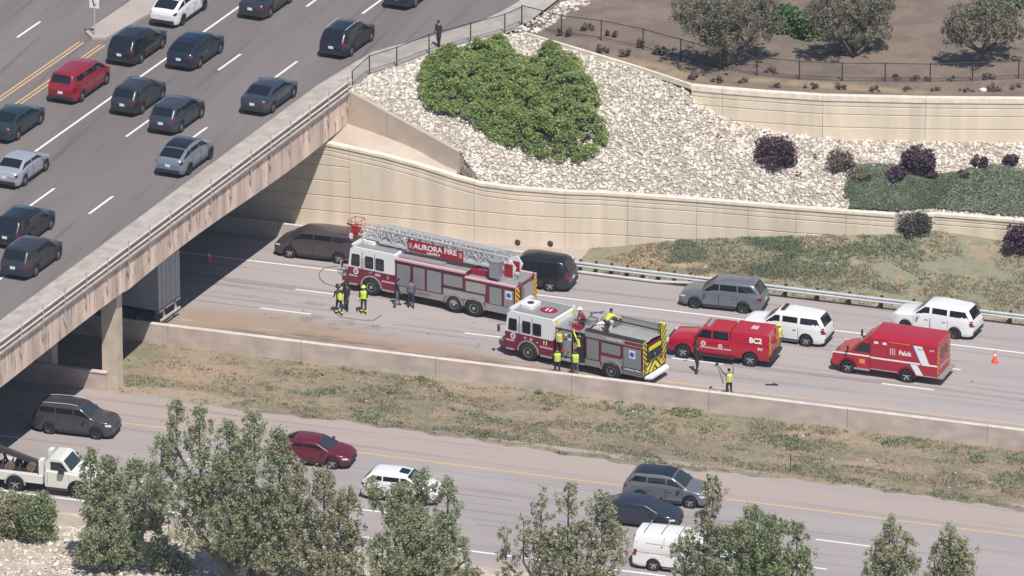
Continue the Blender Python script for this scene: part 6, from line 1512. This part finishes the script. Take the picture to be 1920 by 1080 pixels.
# the wide green bush on the rocks, three plants grown together
POLY = [(786, 128), (800, 96), (835, 84), (870, 82), (905, 70), (938, 60), (962, 78), (964, 100), (1000, 98), (1015, 86), (1050, 80), (1078, 96), (1090, 120), (1120, 150), (1124, 178), (1113, 215), (1133, 250), (1130, 280), (1098, 300), (1050, 304), (1010, 296), (980, 278), (930, 258), (890, 238), (850, 214), (806, 188), (797, 160)]
def inside(x, y, P):
    c = False; j = len(P)-1
    for i in range(len(P)):
        if (P[i][1] > y) != (P[j][1] > y) and x < (P[j][0]-P[i][0])*(y-P[i][1])/(P[j][1]-P[i][1])+P[i][0]: c = not c
        j = i
    return c
HP = []
for q in POLY:       # footprint on the slope of the outline, the crown standing about 1.3 m above it
    p = at(q[0], q[1], 5)
    dq = -15 if q[1] > 200 else -4
    for _ in range(14): p = at(q[0], q[1]+dq, .5*p.z+.5*(slope_z(p.x, p.y)+(1.15 if q[1] < 200 else .75)))
    HP.append((p.x, p.y))
hx = [p[0] for p in HP]; hy = [p[1] for p in HP]
def edge_d(x, y):
    m = 9
    for i in range(len(HP)):
        ax, ay = HP[i-1]; bx, by = HP[i]; t = max(0, min(1, ((x-ax)*(bx-ax)+(y-ay)*(by-ay))/((bx-ax)**2+(by-ay)**2+1e-9))); m = min(m, math.hypot(x-ax-(bx-ax)*t, y-ay-(by-ay)*t))
    return m
seeds = [(hx[8]*.3+hx[2]*.7, hy[2]-1.2), ]
parts3 = {0: [], 1: [], 2: []}; cores = {0: [], 1: [], 2: []}
cs = [((at(860, 150, 6.5)).x, (at(860, 150, 6.5)).y), (at(1010, 150, 6.5).x, at(1010, 150, 6.5).y), (at(1040, 250, 5.5).x, at(1040, 250, 5.5).y)]
rr = np.random.RandomState(12); cnt = 0
# tufts: short upright sprays make a rough, layered surface
T_ = []
while len(T_) < 1100:
    x, y = rr.uniform(min(hx), max(hx)), rr.uniform(min(hy), max(hy))
    if not inside(x, y, HP): continue
    e = edge_d(x, y); sz_ = slope_z(x, y); hgt = min(1.55, .75+e*.75)*(.97+.75*mnoise.noise(Vector((x*.75, y*.75, 5))))
    T_.append((x, y, sz_, sz_+hgt*rr.uniform(.72, 1.08), rr.uniform(.22, .42)))
for (x, y, sz_, zc, rd_) in T_:
    k = int(np.argmin([(x-c[0])**2+(y-c[1])**2 for c in cs]))
    m = 120; d = rr.normal(size=(m, 3)); d /= np.linalg.norm(d, axis=1)[:, None]; d[:, 2] = np.abs(d[:, 2])*.9-.25
    parts3[k].append(np.array([x, y, zc-rd_*.6])+d*rd_*rr.uniform(.75, 1.1, m)[:, None])
for k in range(3):
    t = thing('spreading_bush', ['bright green spreading bush nearest the sidewalk, left part of the large green mass', 'bright green bush under the corner of the fence, upper right of the large green mass', 'bright green bush at the lower right of the large green mass on the rocks'][k], 'bush', (0, 0, 0), 0)
    P = np.concatenate(parts3[k]); o = link('foliage', np_mesh('foliage', leaves(P, .088, .7, 1.6, 30+k), len(P), ['leaf_bright' if k < 2 else 'leaf_bright']), t)
    st_ = MB()
    for (x, y, sz_, zc, rd_) in T_[::9]:
        if int(np.argmin([(x-c[0])**2+(y-c[1])**2 for c in cs])) == k: st_.cyl((lerp(x, cs[k][0], .3), lerp(y, cs[k][1], .3), slope_z(x, y)-.05), (x, y, zc-rd_), .03, .015, 5)
    st_.build('stems', 'bark', t)
# dry clumps along the upper fence
cl = [(1060, 60), (1100, 52), (1145, 64), (1200, 82), (1240, 98), (1300, 145), (1345, 152), (1395, 155), (1455, 162), (1518, 164), (1575, 166), (1640, 172), (1700, 170), (1755, 172), (1812, 172), (1862, 170), (1905, 166), (1445, 138), (1675, 150), (1725, 152), (1785, 152), (1850, 150), (1130, 92), (1170, 100)]
ORD = 'first second third fourth fifth sixth seventh eighth ninth tenth eleventh twelfth thirteenth fourteenth fifteenth sixteenth seventeenth'.split()
WH = ['by the fence corner', 'by the second post from the corner', 'by the third post', 'in front of the rising fence', 'under the rising fence', 'left of the wall end', 'above the left end of the upper wall', 'above the first wall joint']
for k, (px, py) in enumerate(cl):
    p = at(px, py, 7.98); shrub(f'dry brown clump in the row between black fence and upper wall, {ORD[k]} from the left' if k < 17 else f'dry brown clump behind the black fence, {ORD[k-17]} in its row', (p.x, p.y, 7.9), rd.uniform(.35, .62), rd.uniform(.3, .5), rd.uniform(.3, .5), 'leaf_dry', 420, .07, name='dry_shrub', grp='dry clumps along the upper fence', seed=50+k, upright=.5)
p = at(1843, 172, 7.95); b = MB(); b.lathe([(.001, 0.0)], (0, 0, 0), 1, 4) if False else None
bo = MB(); V_, F_ = PROT[3]; o = link('boulder', tri_mesh('boulder', V_*.28, F_, ['cap_white']), None, (p.x, p.y, 8.05)); tag(o, 'single white boulder among the dry clumps above the upper wall', 'boulder')

# trees
def tree(label, base, spires, mat_, n, ls, trunk_r=.16, barkm='bark', name='tree', seed=0, up=.15, clump=.4, twigs=True, grp=None, lean=(0, 0), dens=34):
    """spires: (dx, dy, zlow, ztop, radius) of each upright bough"""
    t = thing(name, label, 'tree', base, 0, grp); r = np.random.RandomState(seed); tk = MB(); P = []
    split = min(s[2] for s in spires)*.6
    tk.cyl((0, 0, -.2), (lean[0], lean[1], max(.3, split)), trunk_r, trunk_r*.75, 9)
    vol = np.array([s[4]**1.5*(s[3]-s[2]) for s in spires]); vol /= vol.sum()
    bg_ = MB()
    for s, f in zip(spires, vol):
        dx, dy, zl, zt_, rad = s; pts = [(lean[0], lean[1], split), (lean[0]+(dx-lean[0])*.6, lean[1]+(dy-lean[1])*.6, lerp(split, zl, .8)+.1), (dx, dy, lerp(zl, zt_, .4)), (dx+r.normal()*.05, dy+r.normal()*.05, zt_-.1)]
        for i in range(3): bg_.cyl(pts[i], pts[i+1], trunk_r*(.8, .6, .36)[i], trunk_r*(.6, .36, .08)[i], 6)
        nc = max(5, int(n*f/dens))
        for c in range(nc):
            u = r.rand()**.85; z = lerp(zl, zt_, u); prof = rad*math.sqrt(max(.06, 1-((u-.5)/.53)**2))*(1+.35*math.sin(c*1.7))
            a = r.uniform(0, 6.28); q = math.sqrt(r.uniform(.08, 1)); cx, cy = dx+math.cos(a)*q*prof, dy+math.sin(a)*q*prof
            cr = clump*r.uniform(.45, 1.0)*(.5+.5*min(1, rad))
            m = dens; d = r.normal(size=(m, 3))*np.array([.5, .5, .75]); P.append(np.array([cx, cy, z])+d*cr*.62)
            if twigs and r.rand() < .4: bg_.cyl((dx, dy, z-.35), (cx, cy, z+cr*.2), .02, .006, 4)
    tk.build('trunk', barkm, t, smooth=True); bg_.build('branches', barkm, t)
    P = np.concatenate(P); link('crown', np_mesh('crown', leaves(P, ls, up, 1.9, seed), len(P), [mat_]), t); return t
# positions come from the survey; every tree stands on the near verge, its foot below the frame
VZ = ZB+.12
def foot(px, y): 
    # point of the verge in the vertical plane of a pixel column at world y
    d = at(px, 1000, VZ); e = at(px, 1400, VZ); t = (y-d.y)/(e.y-d.y); p = d.lerp(e, t); return (p.x, y, VZ)
def ztop_at(base, py):
    v = Vector(base); lo, hi = 0, 30
    for _ in range(40):
        m = (lo+hi)/2; w_ = Vector((v.x, v.y, m))-CAM; yy = 540-F_PX*w_.dot(_up)/w_.dot(_fw)
        if yy > py: lo = m
        else: hi = m
    return lo-base[2]
def dxpx(dp): return dp/32.4     # metres for a sideways step
def mk_tree(label, px, y, boughs, mat_, n, ls=.075, **k):
    b = foot(px, y); S = []
    for (bx, topy, lowy, rpx) in boughs:
        dx, dd = dxpx(bx-px), k.get('dep', 0); off = random.Random(int(bx*7+topy)).uniform(-.7, .7)
        ox, oy = dx*math.cos(YAW)-off*math.sin(YAW), dx*math.sin(YAW)+off*math.cos(YAW)
        bb_ = (b[0]+ox, b[1]+oy, b[2]); S.append((ox, oy, max(.5, ztop_at(bb_, lowy)), ztop_at(bb_, topy), rpx/32.4))
    k.pop('dep', None)
    return tree(label, b, S, mat_, n, ls, **k)
mk_tree('tall sage-green tree with several pointed tops left of centre at the bottom', 450, -45.2, [(345, 750, 900, 22), (385, 768, 960, 26), (435, 790, 980, 30), (478, 774, 960, 28), (430, 860, 1040, 50), (520, 808, 980, 26), (318, 822, 960, 26), (370, 900, 1030, 38), (490, 920, 1100, 48), (455, 960, 1110, 40)], 'leaf_sage', 54808, trunk_r=.2, seed=1)
mk_tree('sage-green tree left of the tallest one, in front of the tow truck', 218, -44.9, [(178, 844, 980, 20), (210, 858, 1000, 26), (255, 866, 1000, 28), (200, 940, 1080, 42), (285, 905, 1000, 24), (240, 1000, 1120, 44), (170, 1010, 1110, 26), (300, 1010, 1110, 24)], 'leaf_sage', 33592, seed=2)
mk_tree('broad sage-green tree right of the tallest one, below the maroon sedan', 590, -45.0, [(560, 866, 1000, 28), (608, 882, 1020, 28), (648, 915, 1030, 24), (545, 930, 1060, 38), (600, 980, 1120, 46), (520, 1000, 1110, 34), (655, 985, 1110, 26)], 'leaf_olive', 37128, seed=3)
mk_tree('dark-limbed green tree hiding the front of the white hatchback', 775, -44.7, [(790, 882, 980, 24), (834, 900, 1000, 22), (748, 908, 1000, 28), (778, 955, 1080, 46), (826, 970, 1080, 32), (708, 902, 950, 20), (722, 1000, 1110, 28), (862, 1010, 1080, 14), (785, 1020, 1120, 44)], 'leaf_sage', 33592, seed=4)
mk_tree('sparse tree with reddish twigs and separate narrow tops right of centre', 1072, -44.9, [(1020, 918, 1080, 22), (1065, 908, 1070, 26), (1122, 925, 1100, 32), (960, 985, 1100, 20), (990, 970, 1110, 14), (1080, 985, 1120, 50), (1140, 985, 1120, 32), (1035, 1005, 1120, 36)], 'leaf_olive', 23868, seed=5, clump=.34)
mk_tree('slim tall tree with one narrow top in front of the grey SUV', 1330, -44.3, [(1333, 890, 1010, 22), (1320, 960, 1090, 26), (1345, 990, 1110, 30), (1290, 1010, 1120, 30)], 'leaf_olive', 12376, seed=6, clump=.32)
mk_tree('bushy green tree at the bottom right of the white van', 1420, -44.7, [(1412, 955, 1100, 36), (1440, 972, 1110, 34), (1485, 982, 1110, 24), (1385, 985, 1110, 34), (1430, 1020, 1130, 55), (1500, 1030, 1120, 16)], 'leaf_green', 23868, seed=7)
mk_tree('small tree at the bottom right, left one of the last two', 1668, -44.7, [(1664, 975, 1100, 28), (1692, 1000, 1110, 22), (1640, 1010, 1110, 20), (1668, 1030, 1120, 36)], 'leaf_olive', 10608, seed=8)
mk_tree('small tree at the bottom right, right one of the last two', 1782, -44.7, [(1776, 990, 1100, 22), (1800, 1010, 1110, 24), (1752, 1025, 1110, 18), (1782, 1040, 1120, 36)], 'leaf_olive', 9724, seed=9)
def fsh(px, py): p = at(px, py, VZ); return (p.x, p.y, VZ-.02)
shrub('dense green bush at the bottom left corner in front of the tow truck', fsh(68, 1012), 1.15, 1.0, 3.1, 'leaf_green', 10000, .085, name='bush', cat='bush', seed=41, upright=.2)
shrub('olive bush at the left edge in front of the tow truck bed', fsh(8, 1005), 1.0, .9, 3.0, 'leaf_olive', 5500, .12, name='bush', cat='bush', seed=42, upright=.2)
shrub('low greenish bush at the bottom left between the trees', fsh(320, 1070), 1.2, .9, 1.0, 'leaf_olive', 2500, .12, name='bush', cat='bush', seed=43); shrub('low bush at the bottom edge under the tree by the white hatchback', fsh(865, 1090), 1.2, .9, .9, 'leaf_olive', 2200, .12, name='bush', cat='bush', seed=44)
# rocks at the foot of the trees
pts = []; szs = []; r0 = np.random.RandomState(77)
for k in range(5200):
    x, y = r0.uniform(-19, 8), r0.uniform(-52, -40.3); 
    if x > -8 and mnoise.noise(Vector((x*.35, y*.35, 0))) < .05: continue
    pts.append((x, y, VZ+.02)); szs.append(.05+abs(r0.normal())*.05)
V, Fa = place_stones(np.array(pts), szs, 9); tag(link('verge_stones', tri_mesh('verge_stones', V, Fa, ['stone_mix'])), kind='stuff')
# far trees above the upper fence
def ft(label, px, py, boughs, mat_, n, seed, **k):
    p = at(px, py, 8.0); S = []
    for (bx, ty, ly, rpx) in boughs:
        dx = dxpx(bx-px); off = random.Random(int(bx+ty)).uniform(-1.2, 1.2); ox, oy = dx*math.cos(YAW)-off*math.sin(YAW), dx*math.sin(YAW)+off*math.cos(YAW)
        b_ = (p.x+ox, p.y+oy, 8.0); S.append((ox, oy, ztop_at(b_, ly), ztop_at(b_, ty), rpx/32.4))
    return tree(label, (p.x, p.y, 8.0), S, mat_, n, .08, seed=seed, barkm='bark', **k)
ft('wide grey-green tree behind the fence, leftmost of the three at the top', 1352, 128, [(1300, -10, 60, 40), (1345, -25, 95, 50), (1395, -15, 85, 50), (1440, -20, 70, 36), (1275, 0, 45, 26), (1360, 10, 110, 40)], 'leaf_far', 16320, 61, trunk_r=.13, clump=.5)
ft('wide grey-green tree behind the fence, middle one of the three at the top', 1600, 108, [(1560, -20, 70, 40), (1610, -25, 80, 46), (1650, -10, 75, 34), (1530, 0, 60, 26), (1600, 20, 95, 44)], 'leaf_far', 14280, 62, trunk_r=.13, clump=.5)
ft('grey-green tree with a forked pale trunk behind the fence, near the right edge', 1841, 122, [(1800, 10, 80, 34), (1845, 0, 80, 40), (1885, 10, 75, 32), (1775, 45, 80, 18), (1905, 40, 80, 18)], 'leaf_far', 10200, 63, trunk_r=.11, clump=.45)
for k, (px, py, lab, m_, rx, hh) in enumerate(((1471, 58, 'green shrub behind the fence between two trees, left of the pale gap', 'leaf_deep', 1.0, 1.9), (1520, 70, 'green shrub behind the fence between two trees, right of the pale gap', 'leaf_deep', 1.0, 2.0), (1652, 20, 'dark green shrub at the top edge behind the middle tree', 'leaf_deep', .8, 1.3), (1880, 18, 'dark green shrub at the top right corner', 'leaf_deep', 1.5, 1.6))):
    p = at(px, py, 8.05); shrub(lab, (p.x, p.y, 8.0), rx, rx, hh, m_, 4200, .12, seed=70+k, hollow=.2)
